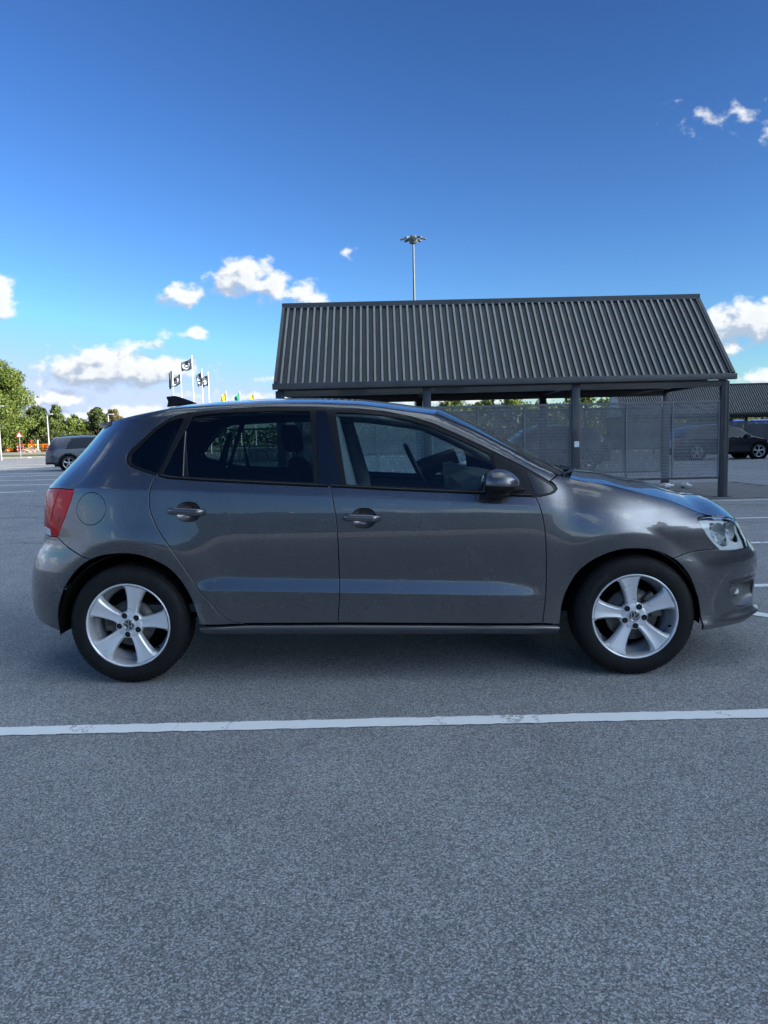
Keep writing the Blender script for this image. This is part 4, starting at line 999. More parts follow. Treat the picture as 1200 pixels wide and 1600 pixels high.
def tree(x, y, h, w, label, mat, seed, leaves=9000, leaf=0.16, base=0.12, group="trees beyond the car park", name="broadleaf_tree", zb=0.0, d=None):
    rs = np.random.RandomState(seed); t = thing(name, label, "tree" if name != "hedge_bush" else "bush", (x, y, zb), 0.0, group)
    d = d or w
    mb = MB(); r0 = 0.022 * h
    ends = []
    mb.tube([(0, 0, -0.1), (0.05, 0, h * 0.3), (0.0, 0.1, h * 0.62)], [r0, r0 * 0.75, r0 * 0.35], n=8)
    nb = 10
    for k in range(nb):
        a = rs.uniform(0, 6.28); z0 = h * rs.uniform(0.2, 0.55); L = w * rs.uniform(0.25, 0.42); e = Vector((math.cos(a) * L, math.sin(a) * L * d / w, z0 + h * rs.uniform(0.12, 0.30)))
        mb.tube([(0, 0, z0), (e.x * 0.5, e.y * 0.5, (z0 + e.z) / 2 + 0.1), e], [r0 * 0.4, r0 * 0.25, r0 * 0.08], n=5)
    mb.build("trunk", BARK, t)
    # clumps spread through an uneven crown
    nc = 60; cl = []
    while len(cl) < nc:
        p = rs.uniform(-1, 1, 3); 
        q = np.linalg.norm(p)
        if q > 1 or q < 0.35: continue
        zc = base + (1 - base) * (p[2] * 0.5 + 0.5)
        taper = 1.0 - 0.45 * max(0, (zc - 0.6) / 0.4) ** 1.5
        cl.append((p[0] * w * 0.40 * taper, p[1] * d * 0.40 * taper, h * (base + 0.08 + (0.86 - base) * (p[2] * 0.5 + 0.5)), rs.uniform(0.09, 0.17) * w * (1.1 - 0.3 * abs(p[2]))))
    cl = np.array(cl)
    pick = rs.choice(nc, leaves, p=cl[:, 3] ** 2 / (cl[:, 3] ** 2).sum())
    dirs = rs.normal(size=(leaves, 3)); dirs /= np.linalg.norm(dirs, axis=1, keepdims=True)
    rad = cl[pick, 3] * (rs.uniform(0.35, 1.0, leaves) ** 0.5) * (1 + 0.25 * rs.normal(size=leaves) * 0.6)
    cen = cl[pick, :3] + dirs * rad[:, None] * np.array([1, 1, 0.78])
    u = rs.normal(size=(leaves, 3)); u /= np.linalg.norm(u, axis=1, keepdims=True)
    nrm = dirs + 0.7 * rs.normal(size=(leaves, 3)); nrm /= np.linalg.norm(nrm, axis=1, keepdims=True)
    a = np.cross(nrm, u); a /= np.linalg.norm(a, axis=1, keepdims=True) + 1e-9; b = np.cross(nrm, a)
    s = leaf * rs.uniform(0.6, 1.35, leaves)[:, None]
    V = np.stack([cen - a * s, cen - b * s * 0.6, cen + a * s, cen + b * s * 0.6], 1).reshape(-1, 3)
    F = np.arange(leaves * 4).reshape(-1, 4)
    me = bpy.data.meshes.new("crown"); me.vertices.add(len(V)); me.vertices.foreach_set('co', V.ravel().astype(np.float32))
    me.loops.add(leaves * 4); me.loops.foreach_set('vertex_index', F.ravel().astype(np.int32)); me.polygons.add(leaves)
    me.polygons.foreach_set('loop_start', (np.arange(leaves) * 4).astype(np.int32)); me.polygons.foreach_set('loop_total', np.full(leaves, 4, np.int32)); me.update(calc_edges=True)
    link("crown", me, mat, t)
    return t
tree(-51.6, 101.5, 13.4, 11.6, "largest tree, filling the left edge with its lit round crown", LEAF_A, 1, leaves=42000, leaf=0.15, base=0.04)
tree(-49.6, 109.5, 7.6, 4.8, "dark green tree in the gap right of the largest tree", LEAF_C, 2, leaves=12000, leaf=0.17, base=0.03)
tree(-46.9, 108.0, 7.7, 5.0, "bright bushy tree directly behind the second street lamp", LEAF_B, 3, leaves=14000, leaf=0.17, base=0.02)
tree(-44.4, 109.5, 6.1, 4.8, "low spreading tree above the SUV's rear end", LEAF_A, 4, leaves=11000, leaf=0.16, base=0.02)
tree(-42.2, 111.0, 5.8, 4.6, "pale low tree above the middle of the SUV", LEAF_B, 5, leaves=10000, leaf=0.16, base=0.02)
tree(-40.9, 109.5, 7.1, 4.0, "taller dark tree directly left of the hatchback's spoiler", LEAF_C, 6, leaves=11000, leaf=0.15, base=0.04)
tree(-39.0, 110.5, 7.2, 3.2, "thin reddish-topped tree touching the hatchback's spoiler", leaf_mat("leaves_turning", (0.10, 0.09, 0.03), (0.22, 0.17, 0.06)), 16, leaves=5000, leaf=0.14, base=0.04)
tree(-53.5, 107.0, 2.6, 9.0, "low shrubs under the largest tree", LEAF_A, 8, leaves=7000, leaf=0.14, base=0.0, name="hedge_bush", group="shrubs on the verge")
tree(-45.5, 106.5, 3.4, 9.5, "dense shrubs behind the yellow barriers", LEAF_C, 18, leaves=8000, leaf=0.15, base=0.0, name="hedge_bush", group="shrubs on the verge")
hb = [(-2.5, 62, 3.9, 3.4), (0.3, 61, 4.2, 3.2), (3.2, 62, 4.35, 3.0), (5.6, 60, 4.75, 3.3), (8.2, 61, 4.6, 3.2), (10.6, 60, 4.85, 3.4), (13.2, 61, 4.5, 3.2), (15.6, 60, 4.9, 3.6), (18.2, 61, 4.6, 3.2), (20.8, 62, 4.3, 3.4)]
hl = ["leftmost small tree behind the shelter, just over the car roof", "small tree seen left of the first open gap under the shelter roof", "small tree in the first gap under the shelter roof", "small tree left of centre in the first wide gap under the roof", "small tree in the middle of the first wide gap under the roof", "taller small tree at the right of the first wide gap", "small tree right behind the thin dark back post", "fullest small tree, seen between the middle post and the pale gable", "small tree just left of the pale gable of the farther shelter", "small tree behind the farther shelter's pale gable"]
for i, ((x, y, h, w), lb) in enumerate(zip(hb, hl)):
    tree(x, y, h, w * 1.15, lb, (LEAF_A, LEAF_B)[i % 3 == 1], 30 + i, leaves=6500, leaf=0.11, base=0.02, group="row of small trees behind the shelter", name="small_tree")
tree(30.3, 66.0, 4.4, 4.5, "small tree seen under the farther shelter's roof at the right", LEAF_A, 50, leaves=5000, leaf=0.14, base=0.05, group="trees beyond the car park")

for i, (x, y, w_, lb) in enumerate([(-37.0, 112.0, 9.0, "hedge row far behind the SUV"), (-57.0, 112.0, 9.0, "shrubs at the extreme left behind the largest tree")]):
    tree(x, y, 3.4, w_, lb, (LEAF_B, LEAF_A)[i % 2], 60 + i, leaves=7000, leaf=0.18, base=0.0, name="hedge_bush", group="shrubs on the verge")
for i, (x, lb) in enumerate([(0.0, "leftmost low bush behind the mesh"), (6.5, "low bush behind the mesh of the first wide bay"), (13.0, "low bush behind the mesh near the middle post"), (19.5, "low bush left of the farther shelter"), (26.0, "low bush behind the farther shelter's posts"), (33.0, "low bush at the right edge under the farther roof")]):
    tree(x, 58.5 if x < 22 else 68.0, 3.0, 8.2, lb, (LEAF_B, LEAF_C)[i % 2], 80 + i, leaves=9000, leaf=0.12, base=0.0, name="hedge_bush", group="low bushes under the small trees", d=3.0)
# a wood far off on the horizon, one mass
rs = np.random.RandomState(77); nl = 26000
xc = rs.uniform(-420, 420, nl); hh = 4.2 + 1.3 * np.sin(xc * 0.11) + 0.9 * np.sin(xc * 0.37 + 1) + 0.5 * np.sin(xc * 1.1)
cen = np.stack([xc, 232 + rs.uniform(-5, 5, nl), 0.5 + hh * rs.uniform(0, 1, nl) ** 0.8], 1)
nr = rs.normal(size=(nl, 3)); nr /= np.linalg.norm(nr, axis=1, keepdims=True); uu = np.cross(nr, rs.normal(size=(nl, 3))); uu /= np.linalg.norm(uu, axis=1, keepdims=True); vv = np.cross(nr, uu)
V = np.stack([cen - uu * 0.7, cen - vv * 0.5, cen + uu * 0.7, cen + vv * 0.5], 1).reshape(-1, 3)
me = bpy.data.meshes.new("distant_wood"); me.from_pydata(V.tolist(), [], np.arange(nl * 4).reshape(-1, 4).tolist()); o = link("distant_wood", me, LEAF_C)
tag(o, "low dark line of woods along the horizon", None, kind="stuff")
# ------------------------------------------------------------------ buildings
WALLG = pbr("grey_cladding", (0.12, 0.12, 0.12), 0.6, var=0.08, nscale=0.2)
WALLL = pbr("light_cladding", (0.42, 0.41, 0.40), 0.6, var=0.08, nscale=0.2)
BLUEC = pbr("blue_canopy", (0.02, 0.07, 0.35), 0.5)
WING = pbr("dark_window", (0.02, 0.025, 0.03), 0.1)
def store(name, label, x0, x1, y0, y1, h, mat, windows):
    t = thing(name, label, "building", (x0, y0, 0)); w, d = x1 - x0, y1 - y0
    mb = MB(); mb.box((w / 2, d / 2, h / 2), (w, d, h)); mb.build("wall", mat, t)
    mb = MB(); mb.box((w / 2, d / 2, h + 0.15), (w + 0.4, d + 0.4, 0.3)); mb.build("parapet", WALLL, t)
    for (cx, cy, cz, sx_, sy_, sz_) in windows:
        mb = MB(); mb.box((cx, cy, cz), (sx_, sy_, sz_)); mb.build("window", WING, t)
    return t
# unseen block added right of the camera to shade the whole car park
store("shade_block", "long grey block added right of the camera to shade the car park, outside the picture", 36.0, 66.0, -26.0, 33.0, 17.5, WALLG, [(-0.03, 5 + 9 * i, 5.0, 0.08, 5.0, 3.0) for i in range(6)])
b2 = store("warehouse_building", "low brown-grey warehouse behind the camera, across the car park", -120.0, 34.0, -96.0, -78.0, 7.2, WALLG, [(10 + 12 * i, 18.02, 3.0, 7.0, 0.06, 2.4) for i in range(11)])
for i in range(9):
    mb = MB(); mb.box((18 + i * 14.0, 12, 8.1), (4.0, 3.0, 1.3)); mb.build("roof_unit", WALLL, b2)
t = thing("fuel_canopy", "blue canopy glimpsed under the farther shelter at the right edge", "canopy", (29.6, 64.0, 0))
mb = MB(); mb.box((4.5, 2.5, 1.98), (9.0, 5.0, 0.40)); mb.build("canopy_roof", BLUEC, t)
for x in (0.6, 4.5, 8.4):
    mb = MB(); mb.box((x, 0.5, 0.97), (0.2, 0.2, 1.92)); mb.build("post", WALLL, t)
# ------------------------------------------------------------------ the near car
def inside(px, py, poly):
    poly = np.asarray(poly); x0, y0 = poly[:, 0], poly[:, 1]; x1, y1 = np.roll(x0, -1), np.roll(y0, -1)
    r = np.zeros(np.shape(px), bool)
    for a, b, c, d in zip(x0, y0, x1, y1):
        if b == d: continue
        k = ((b > py) != (d > py)) & (px < (c - a) * (py - b) / (d - b) + a)
        r ^= k
    return r
def area(p):
    p = np.asarray(p); q = np.roll(p, -1, 0); return 0.5 * np.sum(p[:, 0] * q[:, 1] - q[:, 0] * p[:, 1])
def densify(p, h=0.012):
    out = []
    for i in range(len(p)):
        a = np.array(p[i]); b = np.array(p[(i + 1) % len(p)]); n = max(1, int(np.ceil(np.linalg.norm(b - a) / h)))
        for k in range(n): out.append(a + (b - a) * k / n)
    return np.array(out)
def smooth_line(p, n=3):
    """Chaikin smoothing of an open line, ends kept"""
    p = [np.array(q, float) for q in p]
    for _ in range(n):
        q = [p[0]]
        for a, b in zip(p[:-1], p[1:]): q += [a * 0.75 + b * 0.25, a * 0.25 + b * 0.75]
        q.append(p[-1]); p = q
    return [tuple(q) for q in p]
def smooth_loop(p, n=2):
    p = [np.array(q, float) for q in p]
    for _ in range(n):
        q = []
        for a, b in zip(p, p[1:] + p[:1]): q += [a * 0.75 + b * 0.25, a * 0.25 + b * 0.75]
        p = q
    return [tuple(q) for q in p]
def inset_loop(p, d):
    """moves a loop inwards by d (negative: outwards)"""
    p = np.asarray(p, float)
    if area(p) < 0: p = p[::-1]
    t = np.roll(p, -1, 0) - np.roll(p, 1, 0); t /= np.linalg.norm(t, axis=1, keepdims=True) + 1e-12
    n = np.stack([-t[:, 1], t[:, 0]], 1)
    return p + n * d
def dist_to(pts, loop):
    d = np.full(len(pts), 9.0)
    a = loop; b = np.roll(loop, -1, 0)
    for p, q in zip(a, b):
        e = q - p; L = e @ e + 1e-12
        t = np.clip(((pts - p) @ e) / L, 0, 1)
        d = np.minimum(d, np.linalg.norm(pts - (p + t[:, None] * e), axis=1))
    return d
def crease_rows(x):
    zc = 0.441 - 0.035 * x
    return zc
def panel(name, outer, mat, parent, holes=(), inset=0.0032, lip=0.014, off=0.0, h=0.013, warp=None, side=1, fine=True, flush=0.0012):
    """one piece of the car's skin cut out along OUTER (a loop in s, z), with its edge turned in"""
    loops = [densify(inset_loop(densify(outer, h), inset), h)]
    if area(loops[0]) < 0: loops[0] = loops[0][::-1]
    for q in holes:
        l = densify(inset_loop(densify(q, h), -inset), h)
        if area(l) > 0: l = l[::-1]
        loops.append(l)
    o = loops[0]; lo, hi = o.min(0), o.max(0)
    sx = np.arange(lo[0], hi[0], h); zz = list(np.arange(lo[1], hi[1], h * 0.85))
    A, B = np.meshgrid(sx, zz); pts = [np.stack([A.ravel(), B.ravel()], 1)]
    if fine:
        for dz_ in (-0.003, 0.004, 0.009): pts.append(np.stack([sx, crease_rows(sx) + dz_], 1))
        for dz_ in (-0.003, 0.004, 0.010): pts.append(np.stack([sx, np.interp(sx, SH_X, SH_Z) + dz_], 1))
    pts = np.concatenate(pts)
    k = inside(pts[:, 0], pts[:, 1], o)
    for l in loops[1:]: k &= ~inside(pts[:, 0], pts[:, 1], l)
    pts = pts[k]
    for l in loops:
        if len(pts): pts = pts[dist_to(pts, l) > h * 0.42]
    allp = np.concatenate(loops + [pts]); edges = []; c = 0
    for l in loops:
        n = len(l); edges += [(c + i, c + (i + 1) % n) for i in range(n)]; c += n
    vs, es, fs, ov, oe, of = delaunay_2d_cdt([Vector(p) for p in allp.tolist()], edges, [], 0, 1e-7)
    V = np.array([tuple(p) for p in vs]); T = np.array([f for f in fs if len(f) == 3])
    cen = V[T].mean(1); k = inside(cen[:, 0], cen[:, 1], o)
    for l in loops[1:]: k &= ~inside(cen[:, 0], cen[:, 1], l)
    T = T[k]
    a = V[T]; ar = (a[:, 1, 0] - a[:, 0, 0]) * (a[:, 2, 1] - a[:, 0, 1]) - (a[:, 2, 0] - a[:, 0, 0]) * (a[:, 1, 1] - a[:, 0, 1])
    T[ar < 0] = T[ar < 0][:, ::-1]; T = T[np.abs(ar) > 1e-10]
    P, N = skin3(V[:, 0], V[:, 1], off)
    if warp is not None: P, N = warp(V, P, N)
    verts = [P]; norms = [N]; faces = [tuple(t) for t in T.tolist()]
    if lip:
        # outline edges of the kept triangles
        cnt = {}
        for t in T.tolist():
            for i, j in ((t[0], t[1]), (t[1], t[2]), (t[2], t[0])): cnt[(i, j)] = 1
        be = [(i, j) for (i, j) in cnt if (j, i) not in cnt]
        bv = sorted({i for e in be for i in e}); idx = {v: q for q, v in enumerate(bv)}
        base = len(V); nb = len(bv)
        out = np.zeros((nb, 3))
        for i, j in be:
            e = P[j] - P[i]; q = np.cross(e, N[i]); q /= np.linalg.norm(q) + 1e-12
            out[idx[i]] += q; out[idx[j]] += q
        out /= np.linalg.norm(out, axis=1, keepdims=True) + 1e-12
        Pb = P[bv]; Nb = N[bv]
        # rounded: edge sits a hair lower with its normal leaning outwards, then the lip runs inwards
        r1 = Pb + out * flush - Nb * flush; n1 = Nb * 0.6 + out * 0.8; n1 /= np.linalg.norm(n1, axis=1, keepdims=True)
        r2 = Pb + out * flush - Nb * lip; n2 = out
        verts += [r1, r2]; norms += [n1, n2]
        nskin = len(faces)
        for i, j in be:
            a_, b_ = idx[i], idx[j]
            faces.append((j, i, base + a_, base + b_))
            faces.append((base + b_, base + a_, base + nb + a_, base + nb + b_))
    V3 = np.concatenate(verts); N3 = np.concatenate(norms)
    objs = []
    for sgn in ((1, -1) if side == 2 else (side,)):
        W = V3.copy(); M = N3.copy(); ff = faces
        if sgn < 0:
            W[:, 1] *= -1; M[:, 1] *= -1; ff = [f[::-1] for f in faces]
        me = bpy.data.meshes.new(name); me.from_pydata(W.tolist(), [], ff)
        me.polygons.foreach_set('use_smooth', [True] * len(me.polygons))
        if lip and mat is PAINT:
            me.polygons.foreach_set('material_index', [0] * nskin + [0, 1] * ((len(me.polygons) - nskin) // 2))  # inner lip faces get a dark colour: shade painted into the panel seams
        me.normals_split_custom_set_from_vertices(M.tolist())
        me.update()
        p = parent[0 if sgn > 0 else 1] if isinstance(parent, (list, tuple)) else parent
        objs.append(link(name, me, [mat, SEAL_SEAM] if (lip and mat is PAINT) else mat, p))
    return objs if side == 2 else objs[0]

OL = OUTLINE
seam_r = smooth_line(OL['seam_rear'], 2); seam_m = smooth_line(OL['seam_mid'], 2); seam_f = smooth_line(OL['seam_front'], 2)
dlo = smooth_loop([tuple(q) for q in densify(OL['dlo'], 0.03)], 1)
dl = np.array(dlo)
def dlo_low(x0, x1, n=30):
    """lower edge of the window band between two stations"""
    xs = np.linspace(x0, x1, n); res = []
    k = dl[(dl[:, 1] < np.interp(dl[:, 0], [-1.3, 0.9], [1.105, 0.935]))]
    k = k[np.argsort(k[:, 0])]
    return [(float(x), float(np.interp(x, k[:, 0], k[:, 1]))) for x in xs]
def dlo_between(a, b, ccw=True):
    """walks the window band's outline from the point nearest a to the one nearest b"""
    i = int(np.argmin(np.hypot(dl[:, 0] - a[0], dl[:, 1] - a[1]))); j = int(np.argmin(np.hypot(dl[:, 0] - b[0], dl[:, 1] - b[1])))
    n = len(dl); out = [tuple(dl[i])]
    st = 1 if ccw else -1
    while i != j:
        i = (i + st) % n; out.append(tuple(dl[i]))
    return out
def s_to_x(s, z=0.9):
    return float(skin(np.array([s]), np.array([z]))[0][0])
def top_edge(s, d=0.0):
    z = 1.2 if s < -0.9 else 0.8
    for _ in range(12): z = 0.5 * z + 0.5 * float(f_top(s_to_x(s, z)))
    return z - d
# bonnet edge: along the fender top, over the headlight, round to the middle of the nose
S_END, S_TAIL = X0F + LF * 0.985, X0R - LR * 0.985
he = [(s, top_edge(s, 0.002)) for s in np.linspace(0.915, 1.50, 26)] + [(1.56, 0.812), (1.62, 0.788), (1.66, 0.770), (1.70, 0.7590), (1.7595, 0.7510), (1.8774, 0.7385), (1.9714, 0.7190), (2.0522, 0.6990), (2.16, 0.685), (S_END, 0.680)]
he_a = np.array(he)
def he_z(s): return float(np.interp(s, he_a[:, 0], he_a[:, 1]))

hatchback = thing("hatchback_car", "dark grey metallic five-door hatchback parked side-on, its silver wheels nearest the camera", "car", (-0.02, 4.44, 0.0), R(-1.25))
C = hatchback
# --- doors
low_r = dlo_low(-1.0673, -0.2244); low_f = dlo_low(-0.2244, 0.764)
def ellipse(c, a, b, n=36, p=2.0, rot=0.0):
    out = []
    for k in range(n):
        t = 2 * math.pi * k / n; x = a * math.copysign(abs(math.cos(t)) ** (2 / p), math.cos(t)); y = b * math.copysign(abs(math.sin(t)) ** (2 / p), math.sin(t))
        out.append((c[0] + x * math.cos(rot) - y * math.sin(rot), c[1] + x * math.sin(rot) + y * math.cos(rot)))
    return out
cup_r = ellipse((-0.9116, 0.8530), 0.058, 0.047, p=2.3); cup_f = ellipse((-0.0595, 0.8070), 0.057, 0.047, p=2.3)
rear_door_loop = list(seam_r) + [(-0.1974, 0.2985)] + list(seam_m)[::-1] + list(low_r)[::-1]
rear_doors = panel("rear_door", rear_door_loop, PAINT, C, holes=[cup_r], side=2)
sf = [p for p in seam_f if p[1] < 0.890]
front_door_loop = list(seam_m) + [(0.7959, 0.2745)] + sf[::-1] + [(0.764, 0.8905)] + list(low_f)[::-1]
front_doors = panel("front_door", front_door_loop, PAINT, C, holes=[cup_f], side=2)
def bowl(depth, c, a, b):
    def f(V, P, N):
        r = np.clip(((V[:, 0] - c[0]) / a) ** 2 + ((V[:, 1] - c[1]) / b) ** 2, 0, 1)
        P = P - N * (depth * (1 - r ** 1.5))[:, None]
        g_ = np.stack([(V[:, 0] - c[0]) / a ** 2, np.zeros(len(V)), (V[:, 1] - c[1]) / b ** 2], 1) * depth * 2.2
        M = N - g_ * 1.0; M /= np.linalg.norm(M, axis=1, keepdims=True)
        return P, M
    return f
for loop, doors, c in ((cup_r, rear_doors, (-0.9116, 0.8530)), (cup_f, front_doors, (-0.0595, 0.8070))):
    panel("handle_recess", loop, PAINT, doors, inset=0.0, lip=0, h=0.008, warp=bowl(0.030, c, 0.058, 0.047), side=2, fine=False)
def handle(c0, c1, doors):
    a = np.array(c0); b = np.array(c1)
    for sgn, par in ((1, doors[0]), (-1, doors[1])):
        mb = MB(); n = 22; pts = []; rs = []
        for i in range(n + 1):
            t = i / n; s, z = a + (b - a) * t
            lift = 0.030 * min(1.0, math.sin(math.pi * min(max(t * 1.02, 0.0), 1.0)) * 1.5 + 0.22)
            P, N = skin3(np.array([s]), np.array([z]), lift); p = P[0]; pts.append((p[0], p[1] * sgn, p[2]))
            e = min(t, 1 - t) * (b - a)[0]
            rs.append(0.0100 * min(1.0, math.sqrt(max(1 - (1 - min(e / 0.016, 1)) ** 2, 0.02))))
        mb.tube(pts, rs, n=16, flat=1.65)
        mb.build("door_handle", PAINT, par, weld=True)
        # lock barrel end cap
        i = 4; P, N = skin3(np.array([a[0] + 0.034]), np.array([a[1] - 0.001]), 0.0345)
        mb = MB(); mb.box((P[0][0], P[0][1] * sgn, P[0][2]), (0.0025, 0.006, 0.026)); mb.build("handle_joint", SEAL_SEAM, par)
handle((-1.0121, 0.8590), (-0.8262, 0.8480), rear_doors)
handle((-0.1609, 0.8140), (0.0236, 0.8020), front_doors)

# --- fender, bumpers, side frame
arch_r = smooth_line(OL['arch_rear'][::-1], 2)     # front foot of the arch -> over the top -> bumper
arch_f = smooth_line(OL['arch_front'], 2)          # sill -> over the top -> front bumper
ar = np.array(arch_r); af = np.array(arch_f)
def split_at(line, p):
    i = int(np.argmin([math.hypot(q[0] - p[0], q[1] - p[1]) for q in line])); return i
ir = split_at(arch_r, (-1.3625, 0.6238)); jf = split_at(arch_f, OL['seam_bumper_front'][0])
seam_bf = OL['seam_bumper_front']; seam_br = OL['seam_bumper_rear']
lamp_f = OL['fender_lamp_front']; lamp_r = list(OL['lamp_rear'])
lf_in = [(1.6178, 0.5925), (1.6319, 0.5948), (1.6072, 0.6361), (1.5875, 0.6754), (1.5763, 0.7135), (1.5842, 0.7458), (1.6037, 0.7539), (1.6713, 0.7555)]
lf_out = [(1.7595, 0.7475), (1.8774, 0.7350), (1.9714, 0.7155), (2.045, 0.6955), (2.020, 0.655), (1.975, 0.6109)]
lf_low = [(1.9205, 0.5805), (1.8258, 0.5815), (1.702, 0.5870)]
hub_loop = None
acut = [(0.8500, 0.9640), (0.8900, 0.9900)]
fender_loop = ([(0.764, 0.8905)] + sf + [(0.7959, 0.2745), (0.8785, 0.2640)] + [p for p in arch_f[:jf + 1] if p[1] > 0.262]
               + list(seam_bf)[1:] + smooth_line(lf_in[1:], 1) + [(s, z) for s, z in he if s < 1.685][::-1]
               + [(0.8950, 0.9880)] + [acut[0]] + [(0.8713, 0.9422), (0.8786, 0.924), (0.8631, 0.9082), (0.8358, 0.8989), (0.7900, 0.8912)])
ind = panel("front_fender", fender_loop, PAINT, C, side=2)
fog_loop = smooth_loop([(1.655, 0.416), (1.74, 0.412), (1.815, 0.409), (1.915, 0.413), (1.945, 0.380), (1.955, 0.300), (1.93, 0.283), (1.835, 0.283), (1.74, 0.292), (1.70, 0.317), (1.672, 0.356)], 1)
wash = OL['washer']
rbump = ([tuple(p) for p in arch_r[ir:]] )
front_bumper_loop = ([tuple(arch_f[jf])] + list(seam_bf)[1:] + [(1.702, 0.5850), (1.8258, 0.5795), (1.9205, 0.5785), (1.978, 0.606), (2.02, 0.645), (2.06, 0.660), (S_END, 0.655), (S_END, 0.232)]
                     + [(1.98, 0.226), (1.9524, 0.2264), (1.8524, 0.2256), (1.7566, 0.2177), (1.6129, 0.2058), (1.4911, 0.1987)] + [tuple(p) for p in arch_f[jf:][::-1][1:-1]])
def chin(V, P, N):
    """the spoiler lip pushes out along the bottom and the corner behind the wheel stays plain"""
    s, z = V[:, 0], V[:, 1]
    k = sstep(1.58, 1.72, s) * (1 - sstep(0.235, 0.275, z)) * 0.016
    k -= 0.010 * sstep(1.62, 1.70, s) * np.exp(-((z - 0.435) / 0.012) ** 2)
    k += 0.006 * sstep(1.60, 1.68, s) * sstep(0.47, 0.50, z) * (1 - sstep(0.54, 0.59, z)) * 0
    P2 = P + N * k[:, None]
    g_ = (-(sstep(0.235, 0.275, z + 0.004) - sstep(0.235, 0.275, z - 0.004)) / 0.008 * 0.016 * sstep(1.58, 1.72, s)
          - 0.010 * sstep(1.62, 1.70, s) * np.exp(-((z - 0.435) / 0.012) ** 2) * (-2 * (z - 0.435) / 0.012 ** 2))
    M = N - np.stack([0 * z, 0 * z, g_], 1) * 0.8
    return P2, M / np.linalg.norm(M, axis=1, keepdims=True)
fb = panel("front_bumper", front_bumper_loop, PAINT, C, holes=[fog_loop, wash], side=2, warp=chin, h=0.011)
panel("washer_cover", wash, PAINT, fb, side=2, h=0.01, fine=False, inset=0.0012)
def deep(d, c, a, b):
    return bowl(d, c, a, b)
panel("fog_lamp_surround", fog_loop, pbr("bumper_grey", (0.10, 0.098, 0.10), 0.35, coat=0.5), fb, inset=0.0, lip=0, side=2, h=0.010, fine=False, warp=bowl(0.045, (1.81, 0.352), 0.155, 0.075))
rear_bumper_loop = ([tuple(p) for p in rbump][::-1] + list(seam_br)[::-1][1:] + [(-1.6303, 0.7235), (-1.704, 0.7205), (-1.8093, 0.7200), (-1.93, 0.718), (S_TAIL, 0.700), (S_TAIL, 0.300), (-1.8309, 0.2823), (-1.7684, 0.2687), (-1.6604, 0.2553), (-1.570, 0.2410)])
rb = panel("rear_bumper", rear_bumper_loop, PAINT, C, side=2)
HS = -1.955   # seam between the rear quarter and the tailgate
top_rev = [(s, top_edge(s, 0.001)) for s in np.linspace(0.865, HS, 120)]
mid_dlo = dlo_between((-1.0673, 1.0371), (0.8713, 0.9422), ccw=False)
if max(p[1] for p in mid_dlo) < 1.2: mid_dlo = dlo_between((-1.0673, 1.0371), (0.8713, 0.9422), ccw=True)
mid_dlo = [p for p in mid_dlo if not (p[0] > 0.848 and p[1] < 0.966)]
lr_front = [(-1.6303, 0.7247), (-1.5664, 0.820), (-1.5207, 0.9175), (-1.5160, 0.9640)]
lr_top = [(-1.5300, 0.9665), (-1.6797, 0.9705), (-1.84, 0.965), (HS, 0.960)]
side_loop = ([tuple(p) for p in arch_r[:ir + 1]][::-1] + [] )
quarter_loop = (list(seam_br)[::-1] + lr_front + lr_top + top_rev[::-1] + [(0.8880, 0.9875)] + [acut[0]] + mid_dlo[::-1] + list(seam_r) + [(-0.8828, 0.2960)] + [tuple(p) for p in arch_r[:ir + 1] if p[1] > 0.297])
fuel_c = (-1.387, 0.8730); fuel = ellipse(fuel_c, 0.0985, 0.0800, 44)
# the disc is drawn round in the picture: 25 px across the side, so the same size both ways
fuel = ellipse(fuel_c, 0.088, 0.0795, 44)
qp = panel("rear_quarter_panel", quarter_loop, PAINT, C, holes=[fuel], side=2)
panel("fuel_flap", fuel, PAINT, qp[0], inset=0.0014, side=1, fine=False, lip=0.01)
panel("fuel_flap", fuel, PAINT, qp[1], inset=0.0, side=-1, fine=False, lip=0.01)
tail_loop = [(HS, 0.722), (HS, 0.960)] + [(s, top_edge(s, 0.001)) for s in np.linspace(HS, S_TAIL, 16)] + [(S_TAIL, 0.704)]
rear_win = [(HS - 0.012, 1.04), (HS - 0.012, 1.27), (S_TAIL + 0.001, 1.28), (S_TAIL + 0.001, 1.03)]
tg = panel("tailgate", tail_loop, PAINT, C, side=2, fine=False)
panel("rear_window", rear_win, GLOSSB, tg, side=2, off=0.004, fine=False, lip=0.003)
# --- sills
sill_loop = [(-0.8785, 0.289), (-0.80, 0.2895), (-0.6587, 0.2960), (-0.1974, 0.2910), (0.7959, 0.2670), (0.8785, 0.2570), (0.8790, 0.2105)] + [(s, float(np.interp(s, [-0.8647, -0.443, 0.0245, 0.49, 0.8812], [0.247, 0.2383, 0.2285, 0.2228, 0.2103]))) for s in np.linspace(0.87, -0.873, 30)]
sx_ = np.linspace(-0.878, 0.8785, 90)
stop = np.interp(sx_, [-0.88, -0.66, -0.2, 0.8, 0.88], [0.2885, 0.2950, 0.2895, 0.2665, 0.2590])
sbot = np.interp(sx_, [-0.8647, -0.443, 0.0245, 0.49, 0.8812], [0.247, 0.2383, 0.2285, 0.2228, 0.2103])
prof_s = [(0.0, -0.012), (0.02, 0.002), (0.10, 0.0085), (0.20, 0.0130), (0.27, 0.0140), (0.33, 0.0125), (0.55, 0.0035), (0.80, -0.010), (0.95, -0.021), (1.0, -0.030), (1.0, -0.09)]
